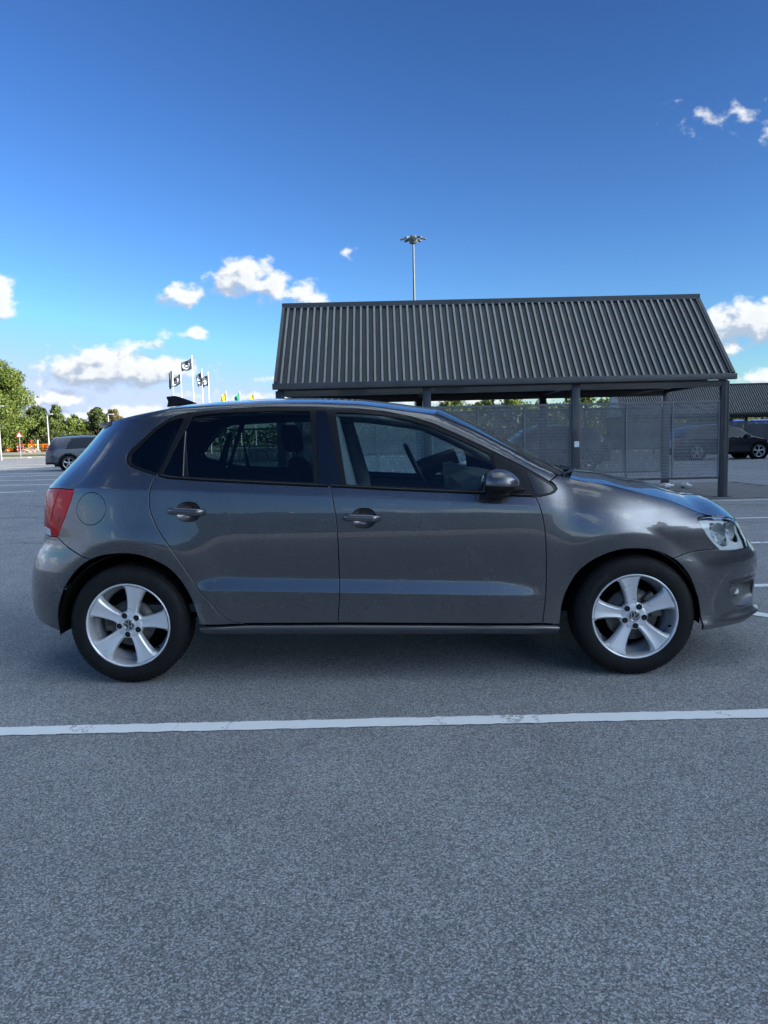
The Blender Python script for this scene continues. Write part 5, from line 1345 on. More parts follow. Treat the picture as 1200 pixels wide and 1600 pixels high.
for sgn in (1, -1):
    P_ = np.zeros((len(sx_), len(prof_s), 3))
    for j, (t_, o_) in enumerate(prof_s):
        q_, _ = skin3(sx_, stop + (sbot - stop) * t_, 0.0); P_[:, j] = q_; P_[:, j, 1] -= o_; P_[:, j, 1] *= sgn
    vs_, fs_ = quad_grid(P_)
    if sgn > 0: fs_ = fs_[:, ::-1]
    me_ = bpy.data.meshes.new("sill"); me_.from_pydata(vs_.tolist(), [], fs_.tolist()); link("sill", me_, PAINT, C, smooth=True)
# --- inner shell behind the seams
shell_low = ([(-0.70, 0.30)] + list(dlo_low(-1.20, 0.85))[::-1] and [])
shell_loop = ([tuple(p) for p in inset_loop([tuple(q) for q in ar.tolist()] + [(-1.5, 0.2)], 0)] and [])
def ring_pts(c, r, a0, a1, n=26): return [(c[0] + r * math.cos(t), c[1] + r * math.sin(t)) for t in np.linspace(a0, a1, n)]
sh_loop = ([(-0.855, 0.262), (0.845, 0.238)] + ring_pts((1.205, 0.275), 0.365, math.pi, 0.0) + [(1.60, 0.235), (1.9, 0.245), (S_END, 0.25), (S_END, 0.67), (2.06, 0.675), (1.90, 0.715), (1.70, 0.735), (1.50, 0.775), (1.2, 0.865), (0.93, 0.935)]
           + [(0.83, 0.885)] + list(dlo_low(-1.06, 0.75))[::-1] + [(-1.12, 1.0), (-1.3, 1.06), (-1.5, 1.08), (-1.85, 1.05), (HS - .05, 1.0), (S_TAIL, 0.98), (S_TAIL, 0.32), (-1.83, 0.30), (-1.62, 0.275)] + ring_pts((-1.222, 0.285), 0.372, math.pi, 0.0)[::-1][::-1][::1])
sh_loop = sh_loop[:-26] + ring_pts((-1.222, 0.285), 0.372, math.pi, 0.0)
shf = smooth_loop(lf_in + lf_out + lf_low, 0)
shell_h = [inset_loop(shf, -0.01), inset_loop([(-1.6303, 0.7247), (-1.5664, 0.82), (-1.5207, 0.9175), (-1.5175, 0.9638), (-1.68, 0.968), (-1.92, 0.955), (-1.93, 0.90), (-1.88, 0.74), (-1.80, 0.7221)], -0.005),
           inset_loop(fog_loop, -0.004)]
panel("inner_shell", sh_loop, DARK, C, holes=shell_h, off=-0.040, h=0.03, lip=0, fine=False, side=2, inset=0.0)

# --- window band: seals, pillars and panes
gl = {k: smooth_loop([tuple(q) for q in densify(OL[k], 0.022)], 2) for k in ('quarter_glass', 'rear_glass', 'front_glass', 'tri_glass', 'rear_tri_glass')}
holes = [gl['quarter_glass'], gl['rear_glass'], gl['front_glass'], gl['rear_tri_glass']]
panel("window_frame", dlo, TRIM, C, holes=holes, inset=0.0015, off=-0.003, lip=0.012, side=2, fine=False, h=0.012)
for k, nm, mt in (('quarter_glass', 'quarter_window', GLASS_R), ('rear_glass', 'rear_door_window', GLASS_R), ('rear_tri_glass', 'rear_door_quarter_window', GLASS_R), ('front_glass', 'front_door_window', GLASS_F)):
    panel(nm, gl[k], mt, C, inset=-0.003, off=-0.009, lip=0, side=2, fine=False, h=0.02)
panel("pillar_cover", [(s, min(z, 1.331)) for s, z in OL['pillar_b']], GLOSSB, C, off=0.0006, inset=0.0, lip=0, side=2, fine=False)
panel("mirror_base", OL['sail'], TRIM, C, off=0.0012, inset=0.001, lip=0.004, side=2, fine=False)
panel("pillar_quarter_window", gl['tri_glass'], GLOSSB, C, off=-0.001, inset=0.001, lip=0.002, side=2, fine=False)
# window channel, the slim bright strip in the rear door, and the belt seal
for sgn in (1, -1):
    mb = MB()
    for pts, r in (([(-0.9405, 1.245), (-0.9420, 1.14), (-0.9400, 1.025)], 0.0065),):
        L = []
        for s, z in pts:
            P, N = skin3(np.array([s]), np.array([z]), -0.004); L.append((P[0][0], P[0][1] * sgn, P[0][2]))
        mb.tube(L, r, n=6, flat=0.5)
    mb.build("window_channel", pbr("satin_grey", (0.15, 0.135, 0.135), 0.4, metal=0.3), C)
    mb = MB()
    for a_, b_ in ((-1.05, -0.235), (-0.215, 0.76)):
        L = []
        for s, z in dlo_low(a_, b_, 26):
            P, N = skin3(np.array([s]), np.array([z + 0.008]), 0.001); L.append((P[0][0], P[0][1] * sgn, P[0][2]))
        mb.tube(L, 0.0062, n=6, flat=0.6)
    mb.build("belt_seal", SEAL_SEAM, C)

# --- lamps
def lens(name, loop, mat, off=-0.001, par=C, side=2, inset=0.002, lip=0.010):
    return panel(name, loop, mat, par, off=off, inset=inset, lip=lip, side=side, fine=False, h=0.012)
hl_loop = smooth_line(lf_in + lf_out, 1) + lf_low
head_l = lens("headlight", hl_loop, LENS)
SATIN = pbr("satin_chrome", (0.85, 0.87, 0.89), 0.22, metal=0.55, var=0.03)
HB = pbr("lamp_housing", (0.52, 0.54, 0.56), 0.3, metal=0.3)
panel("lamp_housing", hl_loop, HB, head_l, off=-0.062, inset=0.004, lip=0, side=2, fine=False, h=0.02, warp=None)
panel("lamp_bezel", hl_loop, REFLECTOR, head_l, holes=[ellipse((1.715, 0.672), 0.062, 0.060), ellipse((1.87, 0.672), 0.082, 0.050)], off=-0.024, inset=0.005, lip=0.004, side=2, fine=False, h=0.014)
for sgn, par in ((1, head_l[0]), (-1, head_l[1])):
    for (s, z, r) in ((1.715, 0.672, 0.058), (1.87, 0.674, 0.052)):
        P, N = skin3(np.array([s]), np.array([z]), -0.030)
        mb = MB(); mb.lathe([(r, 0.0), (r * 0.92, 0.008), (r * 0.75, 0.028), (r * 0.40, 0.045), (0.012, 0.050), (0.010, 0.015), (0.0001, 0.008)], n=28)
        o = mb.build("reflector_bowl", SATIN, par)
        o.rotation_euler = (0, 0, R(38 if s > 1.8 else 26) * sgn); o.location = (P[0][0], P[0][1] * sgn, P[0][2])
        if sgn < 0: o.scale = (1, -1, 1)
fl_loop = smooth_loop(OL['foglamp'], 1)
flp = panel("fog_lamp", fl_loop, LENS, fb, off=-0.024, inset=0.0, lip=0.002, side=2, fine=False, h=0.01)
panel("fog_reflector", fl_loop, REFLECTOR, fb, off=-0.036, inset=0.0, lip=0, side=2, fine=False, h=0.01, warp=bowl(0.02, (1.75, 0.368), 0.09, 0.04))
tl = lr_front + [(-1.5300, 0.9650), (-1.6797, 0.9690), (-1.84, 0.963), (-1.93, 0.956), (-1.935, 0.90), (-1.915, 0.80), (-1.90, 0.7235), (-1.8093, 0.7225), (-1.704, 0.7225)]
tl = inset_loop(tl, 0.0)
rev = [(-1.702, 0.7245), (-1.755, 0.7255), (-1.85, 0.7265), (-1.86, 0.762), (-1.78, 0.764), (-1.712, 0.760)]
tail_l = lens("tail_light", tl, LENS_RED, off=0.002)
panel("tail_light_reflector", tl, RED_IN, tail_l, off=-0.024, inset=0.003, lip=0, side=2, fine=False, h=0.012)
panel("reversing_lens", rev, pbr("frosted_white", (0.75, 0.77, 0.80), 0.15, coat=0.8), tail_l, off=0.0032, inset=0.002, lip=0.002, side=2, fine=False, h=0.01)
panel("side_lens", [(-1.700, 0.80), (-1.640, 0.955), (-1.665, 0.958), (-1.735, 0.80)], LENS_RED, tail_l, off=0.0045, inset=0.001, lip=0.002, side=2, fine=False)

# --- bonnet, roof, windscreen: spans between the two sides
def span(name, edge, bx, bz, mat, v=25, p=2.6, off=0.0, px=2.0):
    """edge: list of near-side points (x, y<0, z); bulge forward bx and up bz at the middle"""
    E = np.array(edge); n = len(E); V = np.linspace(-1, 1, v)
    V = np.sign(V) * np.abs(V) ** 0.8
    P = np.zeros((n, v, 3))
    for j, q in enumerate(V):
        P[:, j, 0] = E[:, 0] + np.asarray(bx) * (1 - abs(q) ** px)
        P[:, j, 1] = E[:, 1] * q
        P[:, j, 2] = E[:, 2] + np.asarray(bz) * (1 - abs(q) ** p) + off
    vs, fs = quad_grid(P)
    me = bpy.data.meshes.new(name); me.from_pydata(vs.tolist(), [], fs.tolist())
    bm = bmesh.new(); bm.from_mesh(me); bmesh.ops.remove_doubles(bm, verts=bm.verts, dist=1e-4)
    bmesh.ops.recalc_face_normals(bm, faces=bm.faces)
    up = sum((f.normal.z for f in bm.faces), 0.0)
    if up < 0: bmesh.ops.reverse_faces(bm, faces=bm.faces)
    bm.to_mesh(me); bm.free()
    return link(name, me, mat, C, smooth=True)
def edge_pts(ss, zs, off=0.0):
    P, N = skin3(np.array(ss), np.array(zs), off); return P
# bonnet
ss = np.concatenate([np.linspace(0.955, 1.6, 34), np.linspace(1.62, S_END, 40)])
E = edge_pts(ss, [he_z(s) for s in ss]); E[:, 1] += 0.003
xx = E[:, 0]
crown = np.interp(xx, [0.9, 1.0, 1.2, 1.44, 1.66, 1.80, 1.90, 1.97, 2.03], [0.030, 0.034, 0.052, 0.076, 0.098, 0.094, 0.072, 0.042, 0.0])
crown = np.convolve(np.pad(crown, 6, mode='edge'), np.hanning(13) / np.hanning(13).sum(), 'valid')
fwdb = np.interp(xx, [0.9, 1.0, 1.35], [0.13, 0.10, 0.0])
bonnet = span("bonnet", E, fwdb, crown, PAINT, v=41, p=2.5)
# black cowl panel at the bonnet's rear edge, with the wiper spindle cover
Ew = edge_pts(np.linspace(0.86, 0.97, 6), [top_edge(s, 0.0) - 0.006 for s in np.linspace(0.86, 0.97, 6)]); Ew[:, 1] += 0.01; Ew[:, 2] -= 0.006
span("cowl_panel", Ew, 0.12, 0.008, TRIM, v=25)
# windscreen
sw = np.linspace(0.300, 0.905, 30)
E = edge_pts(sw, [top_edge(s, 0.003) for s in sw]); E[:, 1] += 0.004
tt = np.linspace(0, 1, len(sw))
wind = span("windscreen", E, 0.065 + 0.055 * tt, 0.044 * (1 - tt) + 0.012 * tt, GLASS_W, v=31, p=2.6, off=0.001)
# black band round the glass and a seal on the pillar
for sgn in (1, -1):
    mb = MB(); L = [(q[0], q[1] * sgn, q[2] + 0.001) for q in E]
    mb.tube(L, 0.0065, n=6); mb.build("windscreen_seal", SEAL_SEAM, C)
# roof
sr = np.concatenate([np.linspace(0.297, -1.0, 60), np.linspace(-1.02, S_TAIL, 40)])
E = edge_pts(sr, [top_edge(s, 0.003) for s in sr]); E[:, 1] += 0.002
xx = E[:, 0]
cr = np.interp(xx, [-1.56, -1.50, -1.40, -1.2, -0.6, 0.1, 0.30], [0.0, 0.004, 0.014, 0.034, 0.046, 0.046, 0.044])
bf = np.interp(xx, [-1.56, -0.1, 0.30], [0.0, 0.0, 0.065])
roof = span("roof", E, bf, cr, PAINT, v=41, p=2.6)
span("roof_lining", E[4:80] - np.array([0, 0, 0.035]) + np.array([0, 0.03, 0]), 0.0, 0.035, LINER, v=17)
# spoiler overhang at the end of the roof
mb = MB(); 
k = [i for i in range(len(E)) if E[i][0] < -1.36]
top = [E[i] for i in k]
for sgn in (1, -1):
    vs = []; fs = []
    for q in top:
        vs += [(q[0] - 0.040, q[1] * sgn, q[2] - 0.004), (q[0] - 0.036, q[1] * sgn, q[2] - 0.016), (q[0] + 0.02, q[1] * sgn * 0.97, q[2] - 0.038), (q[0] + 0.03, q[1] * sgn * 0.98, q[2] + 0.001)]
    for i in range(len(top) - 1):
        for a_ in range(4): fs.append((i * 4 + a_, i * 4 + (a_ + 1) % 4, (i + 1) * 4 + (a_ + 1) % 4, (i + 1) * 4 + a_))
    fs += [(0, 1, 2, 3), tuple(len(vs) - 4 + q for q in (3, 2, 1, 0))]
    mb.add(vs, fs, 0, False)
mb.build("spoiler", PAINT, C, weld=True)
# shark fin aerial
mb = MB()
prof = [(-0.108, 0.0, 0.012), (-0.100, 0.030, 0.009), (-0.112, 0.060, 0.004), (-0.062, 0.061, 0.006), (-0.030, 0.050, 0.010), (0.040, 0.018, 0.014), (0.075, 0.0, 0.010)]
vs = []; n_ = len(prof)
for sy_ in (-1, 1):
    for (x, z, w) in prof: vs.append((-1.128 + x, sy_ * w, 1.3995 + z + 0.14 * (x + 0.108) * 0.55))
fs = [tuple(range(n_))[::-1], tuple(range(n_, 2 * n_))] + [(i, (i + 1) % n_, n_ + (i + 1) % n_, n_ + i) for i in range(n_)]
mb.add(vs, fs); fin = mb.build("roof_aerial", TRIM, C, weld=True)
bv = fin.modifiers.new("bevel", 'BEVEL'); bv.width = 0.004; bv.segments = 2; bv.limit_method = 'ANGLE'

# grille behind the bumper edge, licence plates are plain
mb = MB()
gs = np.linspace(2.045, S_END, 12); 
for sgn in (1, -1):
    a_ = edge_pts(gs, [0.650] * 12, -0.02); b_ = edge_pts(gs, [0.700] * 12, -0.02)
    vs = [tuple((q[0], q[1] * sgn, q[2])) for pr in zip(a_, b_) for q in pr]
    mb.add(vs, [(2 * i, 2 * i + 2, 2 * i + 3, 2 * i + 1) for i in range(11)])
mb.build("grille", TRIM, C)

# --- door mirrors
for sgn in (1, -1):
    mp = bpy.data.objects.new("door_mirror", None); COL.objects.link(mp); mp.parent = C
    bm = bmesh.new(); bmesh.ops.create_uvsphere(bm, u_segments=40, v_segments=24, radius=1.0)
    for q in bm.verts:
        x, y, z = q.co
        # long teardrop: blunt front (towards +x), flat glass side at the back
        sx_ = 0.088 * (1.0 if x > 0 else 0.80)
        X = math.copysign(abs(x) ** 0.85, x) * sx_ * 1.06
        k_ = 1 - 0.30 * max(x, 0) ** 1.6
        Z = math.copysign(abs(z) ** 0.88, z) * (0.062 if z > 0 else 0.052) * k_ * (1 if z < 0 else 1 - 0.10 * max(-x, 0))
        Y = math.copysign(abs(y) ** 0.9, y) * 0.092
        q.co = (X, Y, Z)
    for cut, nm, mt in ((1, "mirror_shell", PAINT), (-1, "mirror_foot", TRIM)):
        b2 = bm.copy()
        bmesh.ops.bisect_plane(b2, geom=b2.verts[:] + b2.edges[:] + b2.faces[:], plane_co=(0, 0, -0.008 + (0.0008 if cut > 0 else -0.0008)), plane_no=(0.05, 0, 1.0), clear_inner=cut > 0, clear_outer=cut < 0)
        me = bpy.data.meshes.new(nm); b2.to_mesh(me); b2.free()
        o = link(nm, me, mt, mp, smooth=True)
        if cut < 0:
            o.scale = (0.97, 0.97, 0.92)
    bm.free()
    mb = MB()
    mb.box((0.0, 0.062, -0.050), (0.100, 0.13, 0.030), bev=0.012)
    mb.box((0.075, 0.085, -0.034), (0.115, 0.035, 0.022), bev=0.009)
    mb.build("mirror_arm", TRIM, mp)
    mb = MB(); mb.lathe([(0.0001, -0.0665), (0.034, -0.0665), (0.038, -0.064)], n=24, axis='X'); o = mb.build("mirror_glass", CHROME, mp); o.scale = (1, 1.5, 1)
    mp.location = (0.572, -0.925 * sgn, 0.966); mp.scale = (1.06, sgn * 1.05, 1.08)

# --- wiper and washer details at the foot of the screen
mb = MB()
mb.tube([(0.915, -0.60, 0.985), (0.99, -0.50, 0.986), (1.05, -0.36, 0.993), (1.075, -0.10, 1.002)], [0.012, 0.009, 0.007, 0.004], n=6)
mb.tube([(0.93, -0.66, 0.985), (1.02, -0.42, 0.998), (1.06, 0.02, 1.008)], 0.005, n=5)
mb.lathe([(0.0001, 0.03), (0.018, 0.026), (0.022, 0.0)], n=14, axis='Z', c=(0.935, -0.60, 0.965))
mb.build("wiper", TRIM, C)

# --- wheels
def make_wheel(front, ang):
    w = bpy.data.objects.new("wheel", None); COL.objects.link(w); w.parent = C
    RT = 0.2965
    # y is outwards here (towards -Y of the car): outer face at y = 0
    mb = MB()
    prof = [(0.196, 0.020), (0.2045, 0.006), (0.212, -0.002), (0.222, -0.0045), (0.243, -0.0070), (0.262, -0.0040), (0.275, 0.003), (0.2855, 0.0125), (0.2925, 0.024), (0.2955, 0.036)]
    for yy in (0.055, 0.0585, 0.0600, 0.0635):
        prof.append((RT if yy in (0.055, 0.0635) else RT - 0.007, yy))
    prof += [(RT, 0.088), (RT - 0.007, 0.0885), (RT - 0.007, 0.093), (RT, 0.0935), (RT, 0.120), (RT - 0.007, 0.1205), (RT - 0.007, 0.1255), (RT, 0.126), (0.2955, 0.152), (0.2855, 0.176), (0.262, 0.188), (0.225, 0.186), (0.198, 0.170)]
    mb.lathe(prof, n=96, axis='Y', sm=True)
    ty = mb.build("tyre", RUBBER, w)
    mb = MB(); N = 66
    for k in range(N):       # shoulder blocks
        th = 2 * math.pi * (k + 0.5) / N
        rot = Matrix.Rotation(-th, 3, 'Y')
        c = rot @ Vector((0.2868, 0.0245, 0)); mb.box(c, (0.012, 0.020, 0.021), rot=rot @ Matrix.Rotation(R(-32), 3, 'Z'))
    t2 = mb.build("tread_blocks", RUBBER, w); t2['kind'] = 'stuff'
    # rim barrel and flange
    mb = MB()
    mb.lathe([(0.2085, 0.006), (0.2100, 0.001), (0.2085, -0.0035), (0.2050, -0.0040), (0.2015, -0.001), (0.1985, 0.006), (0.1960, 0.020), (0.1930, 0.055), (0.1900, 0.075)], n=96)
    rim = mb.build("rim", ALLOY, w)
    mb = MB(); mb.lathe([(0.1900, 0.0752), (0.175, 0.100), (0.172, 0.165), (0.19, 0.175)], n=72); mb.build("rim_barrel", ALLOY, w)
    # five spokes
    mb = MB()
    st = [  # radius, half width of the face, half width at the back, face y, back y
        (0.030, 0.0215, 0.027, 0.0185, 0.050), (0.048, 0.0195, 0.029, 0.0185, 0.050), (0.066, 0.0180, 0.0285, 0.0175, 0.049), (0.085, 0.0185, 0.029, 0.0160, 0.048),
        (0.110, 0.0215, 0.0325, 0.0130, 0.047), (0.135, 0.0255, 0.0375, 0.0100, 0.045), (0.158, 0.0300, 0.0425, 0.0070, 0.043), (0.176, 0.0345, 0.0480, 0.0045, 0.041), (0.188, 0.0395, 0.0560, 0.0028, 0.040), (0.197, 0.0450, 0.0640, 0.0022, 0.038)]
    for k in range(5):
        th = R(90 - ang) + k * 2 * math.pi / 5
        er = Vector((math.cos(th), 0, math.sin(th))); et = Vector((-math.sin(th), 0, math.cos(th))); ey = Vector((0, 1, 0))
        vs = []; fs = []
        for (r, a, b, yf, yb) in st:
            bend = 0.0
            rr = lambda t: math.sqrt(max(r * r - t * t, 1e-6)) if r > 0.15 else r
            for (t, y) in ((-b, yb), (-b * 0.985, yf + 0.016), (-(a + 0.0055), yf + 0.0045), (-a, yf), (-a * 0.45, yf + 0.0022), (0, yf + 0.0030), (a * 0.45, yf + 0.0022), (a, yf), (a + 0.0055, yf + 0.0045), (b * 0.985, yf + 0.016), (b, yb)):
                vs.append(er * rr(t) + et * t + ey * y)
        m_ = 11
        for i in range(len(st) - 1):
            for j in range(m_ - 1): fs.append((i * m_ + j, i * m_ + j + 1, (i + 1) * m_ + j + 1, (i + 1) * m_ + j))
        fs.append(tuple(range((len(st) - 1) * m_, len(st) * m_)))
        mb.add(vs, fs, 0, True)
        if k == 0:
            pass
    sp = mb.build("spokes", ALLOY, w, weld=True)
    es = sp.modifiers.new("edges", 'EDGE_SPLIT'); es.split_angle = R(38)
    # hub with bolt holes
    mb = MB()
    ring = [(0.0300, 0.0165), (0.034, 0.0162), (0.050, 0.0185), (0.064, 0.0200), (0.068, 0.026), (0.069, 0.045)]
    mb.lathe(ring, n=60); mb.build("hub", ALLOY, w)
    for k in range(5):
        th = R(90 - ang + 36) + k * 2 * math.pi / 5
        c = Vector((math.cos(th) * 0.0500, 0, math.sin(th) * 0.0500))
        mb = MB(); mb.lathe([(0.0142, 0.0150), (0.0150, 0.0135), (0.0158, 0.0150), (0.0160, 0.020)], n=24, c=c, mi=0)
        mb.lathe([(0.0142, 0.0150), (0.0142, 0.0152), (0.0001, 0.0156)], n=24, c=c, mi=1)
        mb.lathe([(0.0085, 0.0156), (0.0085, 0.0130), (0.0072, 0.0124), (0.0001, 0.0132)], n=6, c=c, mi=2, sm=False)
        mb.build("wheel_bolt", [ALLOY, DARK, DKMETAL], w)
    # cap with the two-letter emblem
    mb = MB()
    mb.lathe([(0.0310, 0.0170), (0.0308, 0.0110), (0.0285, 0.0095), (0.0275, 0.0100)], n=48, mi=0)
    mb.lathe([(0.0275, 0.0100), (0.0272, 0.0112), (0.0001, 0.0105)], n=48, mi=1)
    mb.lathe([(0.0250, 0.0104), (0.0246, 0.0085), (0.0226, 0.0085), (0.0222, 0.0104)], n=48, mi=2)
    rot = Matrix.Rotation(R(-28 if not front else 18), 3, 'Y')
    def stroke(a, b, wd=0.0042):
        a = Vector((a[0], 0, a[1])); b = Vector((b[0], 0, b[1])); d = (b - a); L = d.length; th = math.atan2(d.z, d.x)
        c = (a + b) / 2; q = Matrix.Rotation(-th, 3, 'Y')
        mb.box(rot @ Vector((c.x, 0.0093, c.z)), (L, 0.0022, wd), mi=2, rot=rot @ q)
    u = 0.001
    for a_, b_ in (((-9.5, 20.5), (-1.2, 2.5)), ((9.5, 20.5), (1.2, 2.5)), ((-3.0, 3.0), (3.0, 3.0)), ((-19.5, 10), (-9.5, -17.5)), ((19.5, 10), (9.5, -17.5)), ((-9.5, -17.5), (-1.0, -1.5)), ((9.5, -17.5), (1.0, -1.5)), ((-2.6, -2.4), (2.6, -2.4))):
        stroke((a_[0] * u, a_[1] * u), (b_[0] * u, b_[1] * u))
    mb.build("hub_cap", [ALLOY, DKMETAL, CHROME], w)
    mb = MB(); vth = R(-17 if front else -40)
    mb.tube([(math.cos(vth) * 0.186, 0.018, math.sin(vth) * 0.186), (math.cos(vth) * 0.170, 0.006, math.sin(vth) * 0.170)], [0.0055, 0.004], n=8); mb.build("tyre_valve", DARK, w)
    # brake
    mb = MB(); rd = 0.128 if front else 0.116
    mb.lathe([(0.060, 0.062), (rd, 0.062), (rd, 0.080), (0.06, 0.08)], n=56); mb.lathe([(0.0001, 0.058), (0.058, 0.058), (0.062, 0.062), (0.068, 0.09)], n=40); mb.build("brake_disc", STEEL, w)
    mb = MB(); a0 = 2.6 if not front else 0.1
    for i in range(5):
        t = a0 + i * 0.16; mb.box((math.cos(t) * (rd - 0.012), 0.068, math.sin(t) * (rd - 0.012)), (0.055, 0.055, 0.050), rot=Matrix.Rotation(-t, 3, 'Y'), bev=0.008)
    mb.build("brake_caliper", STEEL, w)
    mb = MB(); mb.lathe([(0.0001, 0.15), (0.19, 0.15)], n=40); mb.build("wheel_back", DARK, w)
    return w
def curved_text(body, r, mid_deg, size, y, par, mat):
    cu = bpy.data.curves.new("txt", 'FONT'); cu.body = body; cu.size = size; cu.align_x = 'CENTER'; cu.resolution_u = 2
    cu.extrude = 0.0004
    o = bpy.data.objects.new("txt", cu); COL.objects.link(o)
    dg = bpy.context.evaluated_depsgraph_get(); me = bpy.data.meshes.new_from_object(o.evaluated_get(dg))
    bpy.data.objects.remove(o)
    for q in me.vertices:
        x, yy, z = q.co
        th = R(mid_deg) - x / r; rr = r + yy - size * 0.35
        q.co = (math.cos(th) * rr, y - z, math.sin(th) * rr)
    return link("tyre_lettering", me, mat, par)
WY = 0.807
wheels = []
for (x, front, ang) in ((-1.2385, False, 11.5), (1.2475, True, -7.5)):
    for sgn in (1, -1):
        w = make_wheel(front, ang)
        w.location = (x, -WY * sgn, 0.2955); w.scale = (1, sgn, 1)
        if sgn > 0 and front:
            curved_text("Continental", 0.248, 142, 0.034, -0.0082, w, RUBBER2)

# --- wheel wells, floor, and cabin
for (cx, rr) in ((-1.222, 0.368), (1.205, 0.362)):
    for sgn in (1, -1):
        mb = MB(); vs = []; fs = []; n = 40
        for i in range(n + 1):
            t = math.pi * (-0.03 + 1.06 * i / n)
            for y in (0.800, 0.785, 0.46): vs.append((cx + rr * math.cos(t) * (1.0 if y < 0.79 else 0.985), -y * sgn, 0.285 + rr * math.sin(t) * (1.0 if y < 0.79 else 0.985)))
        for i in range(n):
            for j in range(2): fs.append((i * 3 + j, i * 3 + j + 1, i * 3 + j + 4, i * 3 + j + 3))
        mb.add(vs, fs, 0, True)
        mb.add([(cx + rr * math.cos(t), -0.46 * sgn, 0.285 + rr * math.sin(t)) for t in np.linspace(-0.03 * math.pi, 1.03 * math.pi, 30)], [tuple(range(30))])
        mb.build("wheel_arch_liner", DARK, C)
mb = MB(); mb.box((0.0, 0, 0.265), (1.70, 1.30, 0.05)); mb.box((-1.45, 0, 0.32), (0.7, 0.9, 0.10)); mb.box((1.5, 0, 0.30), (0.8, 0.9, 0.08)); mb.tube([(-1.24, -0.72, 0.29), (-1.24, 0.72, 0.29)], 0.035); mb.tube([(1.24, -0.72, 0.29), (1.24, 0.72, 0.29)], 0.028)
mb.build("underbody", DARK, C)
mb = MB(); mb.box((-0.15, 0, 0.36), (2.1, 1.46, 0.04)); mb.box((-1.35, 0, 0.80), (0.55, 1.30, 0.05)); mb.box((0.83, 0, 0.55), (0.05, 1.40, 0.60)); mb.build("cabin_floor", DASH, C)
# dashboard
mb = MB()
def slab(xz, y0, y1, mi=0, sm=False):
    n = len(xz); vs = [(x, y0, z) for x, z in xz] + [(x, y1, z) for x, z in xz]
    fs = [tuple(range(n)), tuple(range(n, 2 * n))[::-1]] + [(i, n + i, n + (i + 1) % n, (i + 1) % n) for i in range(n)]
    mb.add(vs, fs, mi, sm)
slab([(0.86, 0.93), (0.62, 0.985), (0.50, 0.985), (0.42, 0.95), (0.41, 0.86), (0.50, 0.70), (0.86, 0.60)], -0.69, 0.69)
slab([(0.56, 0.98), (0.44, 1.035), (0.385, 1.025), (0.38, 0.95), (0.50, 0.94)], 0.20, 0.56)
slab([(0.46, 0.94), (0.36, 0.78), (0.30, 0.56), (0.02, 0.54), (0.02, 0.36), (0.5, 0.36)], -0.13, 0.13)
mb.build("dashboard", DASH, C, weld=True)
mb = MB()
rot = Matrix.Rotation(R(-26), 3, 'Y'); cw = Vector((0.235, 0.36, 0.975))
pts = [cw + rot @ Vector((0, 0.185 * math.cos(t), 0.185 * math.sin(t))) for t in np.linspace(0, 2 * math.pi, 41)]
mb.tube(pts, 0.0155, n=8, cap=False)
for t in (0.05, math.pi - 0.05, -math.pi / 2):
    mb.tube([cw + rot @ Vector((0.012, 0.05 * math.cos(t), 0.05 * math.sin(t))), cw + rot @ Vector((0, 0.18 * math.cos(t), 0.18 * math.sin(t)))], [0.026, 0.014], n=6)
mb.tube([cw + rot @ Vector((-0.01, 0, 0)), cw + rot @ Vector((0.05, 0, 0)), cw + rot @ Vector((0.26, 0, -0.02))], [0.062, 0.066, 0.05], n=14)
mb.build("steering_wheel", TRIM, C)
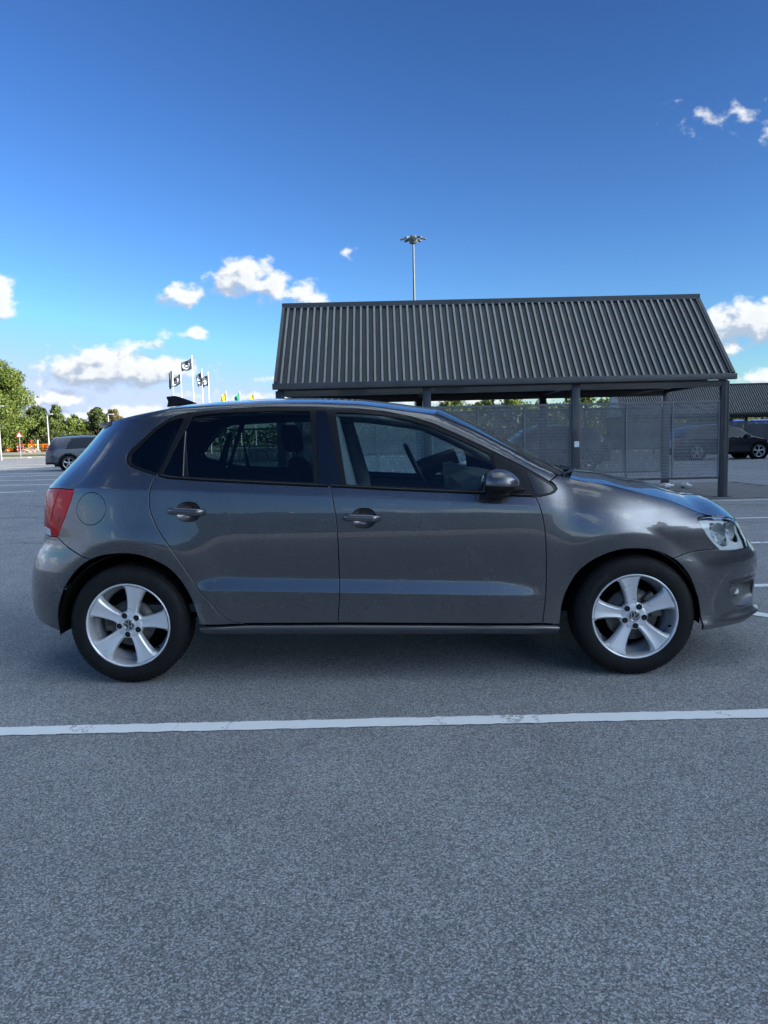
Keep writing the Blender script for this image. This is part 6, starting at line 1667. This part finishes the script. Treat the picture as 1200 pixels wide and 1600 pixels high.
def seat(x, y, w=0.48, back=0.0):
    s = bpy.data.objects.new("seat", None); COL.objects.link(s); s.parent = C; s.location = (x, y, 0)
    mb = MB(); mb.box((0.22, 0, 0.535), (0.50, w, 0.15), bev=0.05, rot=Matrix.Rotation(R(-6), 3, 'Y')); mb.build("seat_cushion", CLOTH, s)
    mb = MB(); n = 9; vs = []; fs = []
    prof = [(0.0, 0.60, .23, .06), (-0.03, 0.72, .235, .065), (-0.065, 0.85, .23, .065), (-0.10, 0.96, .215, .06), (-0.13, 1.05, .19, .05), (-0.145, 1.085, .15, .035), (-0.15, 1.095, .10, .02)]
    for (px_, pz_, hw, hd) in prof:
        for k_ in range(16):
            t = 2 * math.pi * k_ / 16; cx_, sy_ = math.cos(t), math.sin(t)
            vs.append((px_ + hd * math.copysign(abs(cx_) ** 0.6, cx_), hw * (w / 0.48) * math.copysign(abs(sy_) ** 0.55, sy_), pz_))
    for i in range(len(prof) - 1):
        for k_ in range(16): fs.append((i * 16 + k_, i * 16 + (k_ + 1) % 16, (i + 1) * 16 + (k_ + 1) % 16, (i + 1) * 16 + k_))
    fs.append(tuple(range((len(prof) - 1) * 16, len(prof) * 16)))
    mb.add(vs, fs, 0, True); mb.build("seat_back", CLOTH, s, weld=True)
    mb = MB(); vs = []; fs = []
    hp = [(-0.155, 1.125, .08, .03), (-0.158, 1.14, .125, .045), (-0.165, 1.19, .135, .05), (-0.175, 1.24, .125, .045), (-0.182, 1.268, .09, .03)]
    for (px_, pz_, hw, hd) in hp:
        for k_ in range(14):
            t = 2 * math.pi * k_ / 14; cx_, sy_ = math.cos(t), math.sin(t)
            vs.append((px_ + hd * math.copysign(abs(cx_) ** 0.7, cx_), hw * math.copysign(abs(sy_) ** 0.6, sy_), pz_))
    for i in range(len(hp) - 1):
        for k_ in range(14): fs.append((i * 14 + k_, i * 14 + (k_ + 1) % 14, (i + 1) * 14 + (k_ + 1) % 14, (i + 1) * 14 + k_))
    fs += [tuple(range(14))[::-1], tuple(range((len(hp) - 1) * 14, len(hp) * 14))]
    mb.add(vs, fs, 0, True)
    for yy in (-0.05, 0.05): mb.tube([(-0.145, yy, 1.05), (-0.156, yy, 1.14)], 0.006, n=6, mi=1)
    mb.build("headrest", [CLOTH, STEEL], s)
    return s
seat(-0.29, -0.36); seat(-0.16, 0.36)
seat(-1.00, -0.36, 0.54); seat(-1.00, 0.36, 0.54)
for sgn in (1, -1):
    # inside pillars and door cards
    P1, _ = skin3(np.array([-0.215]), np.array([1.315]), -0.055); P0, _ = skin3(np.array([-0.14]), np.array([0.95]), -0.085)
    mb = MB(); mb.tube([(P1[0][0], P1[0][1] * sgn, P1[0][2]), (P0[0][0], P0[0][1] * sgn, P0[0][2]), (P0[0][0] + .02, (P0[0][1] + 0.03) * sgn, 0.45)], [0.036, 0.055, 0.055], n=8); mb.build("pillar_lining", PILLAR_IN, C)
    L = [(P_[0], P_[1] * sgn, P_[2]) for P_ in edge_pts(np.linspace(0.20, 0.86, 12), [top_edge(s) - 0.022 for s in np.linspace(0.20, 0.86, 12)], -0.034)]
    mb = MB(); mb.tube(L, 0.026, n=8); mb.build("pillar_lining", PILLAR_IN, C)
    L = [(P_[0], P_[1] * sgn, P_[2]) for P_ in edge_pts(np.linspace(-1.15, 0.20, 14), [top_edge(s) - 0.028 for s in np.linspace(-1.15, 0.20, 14)], -0.030)]
    mb = MB(); mb.tube(L, 0.024, n=8); mb.build("roof_rail_lining", LINER, C)
    P0, _ = skin3(np.array([-1.0]), np.array([1.28]), -0.09); P1, _ = skin3(np.array([-1.10]), np.array([1.05]), -0.12)
    mb = MB(); mb.tube([(P0[0][0], P0[0][1] * sgn, P0[0][2]), (P1[0][0], P1[0][1] * sgn, P1[0][2])], [0.04, 0.07], n=8, flat=0.4); mb.build("pillar_lining", DASH, C)
card = list(low_r) + list(low_f)
card = [(s, z - 0.004) for s, z in card] + [(0.72, 0.40), (-0.85, 0.40)]
panel("door_card", card, DASH, C, off=-0.075, inset=0.0, lip=0.0, side=2, fine=False, h=0.03)
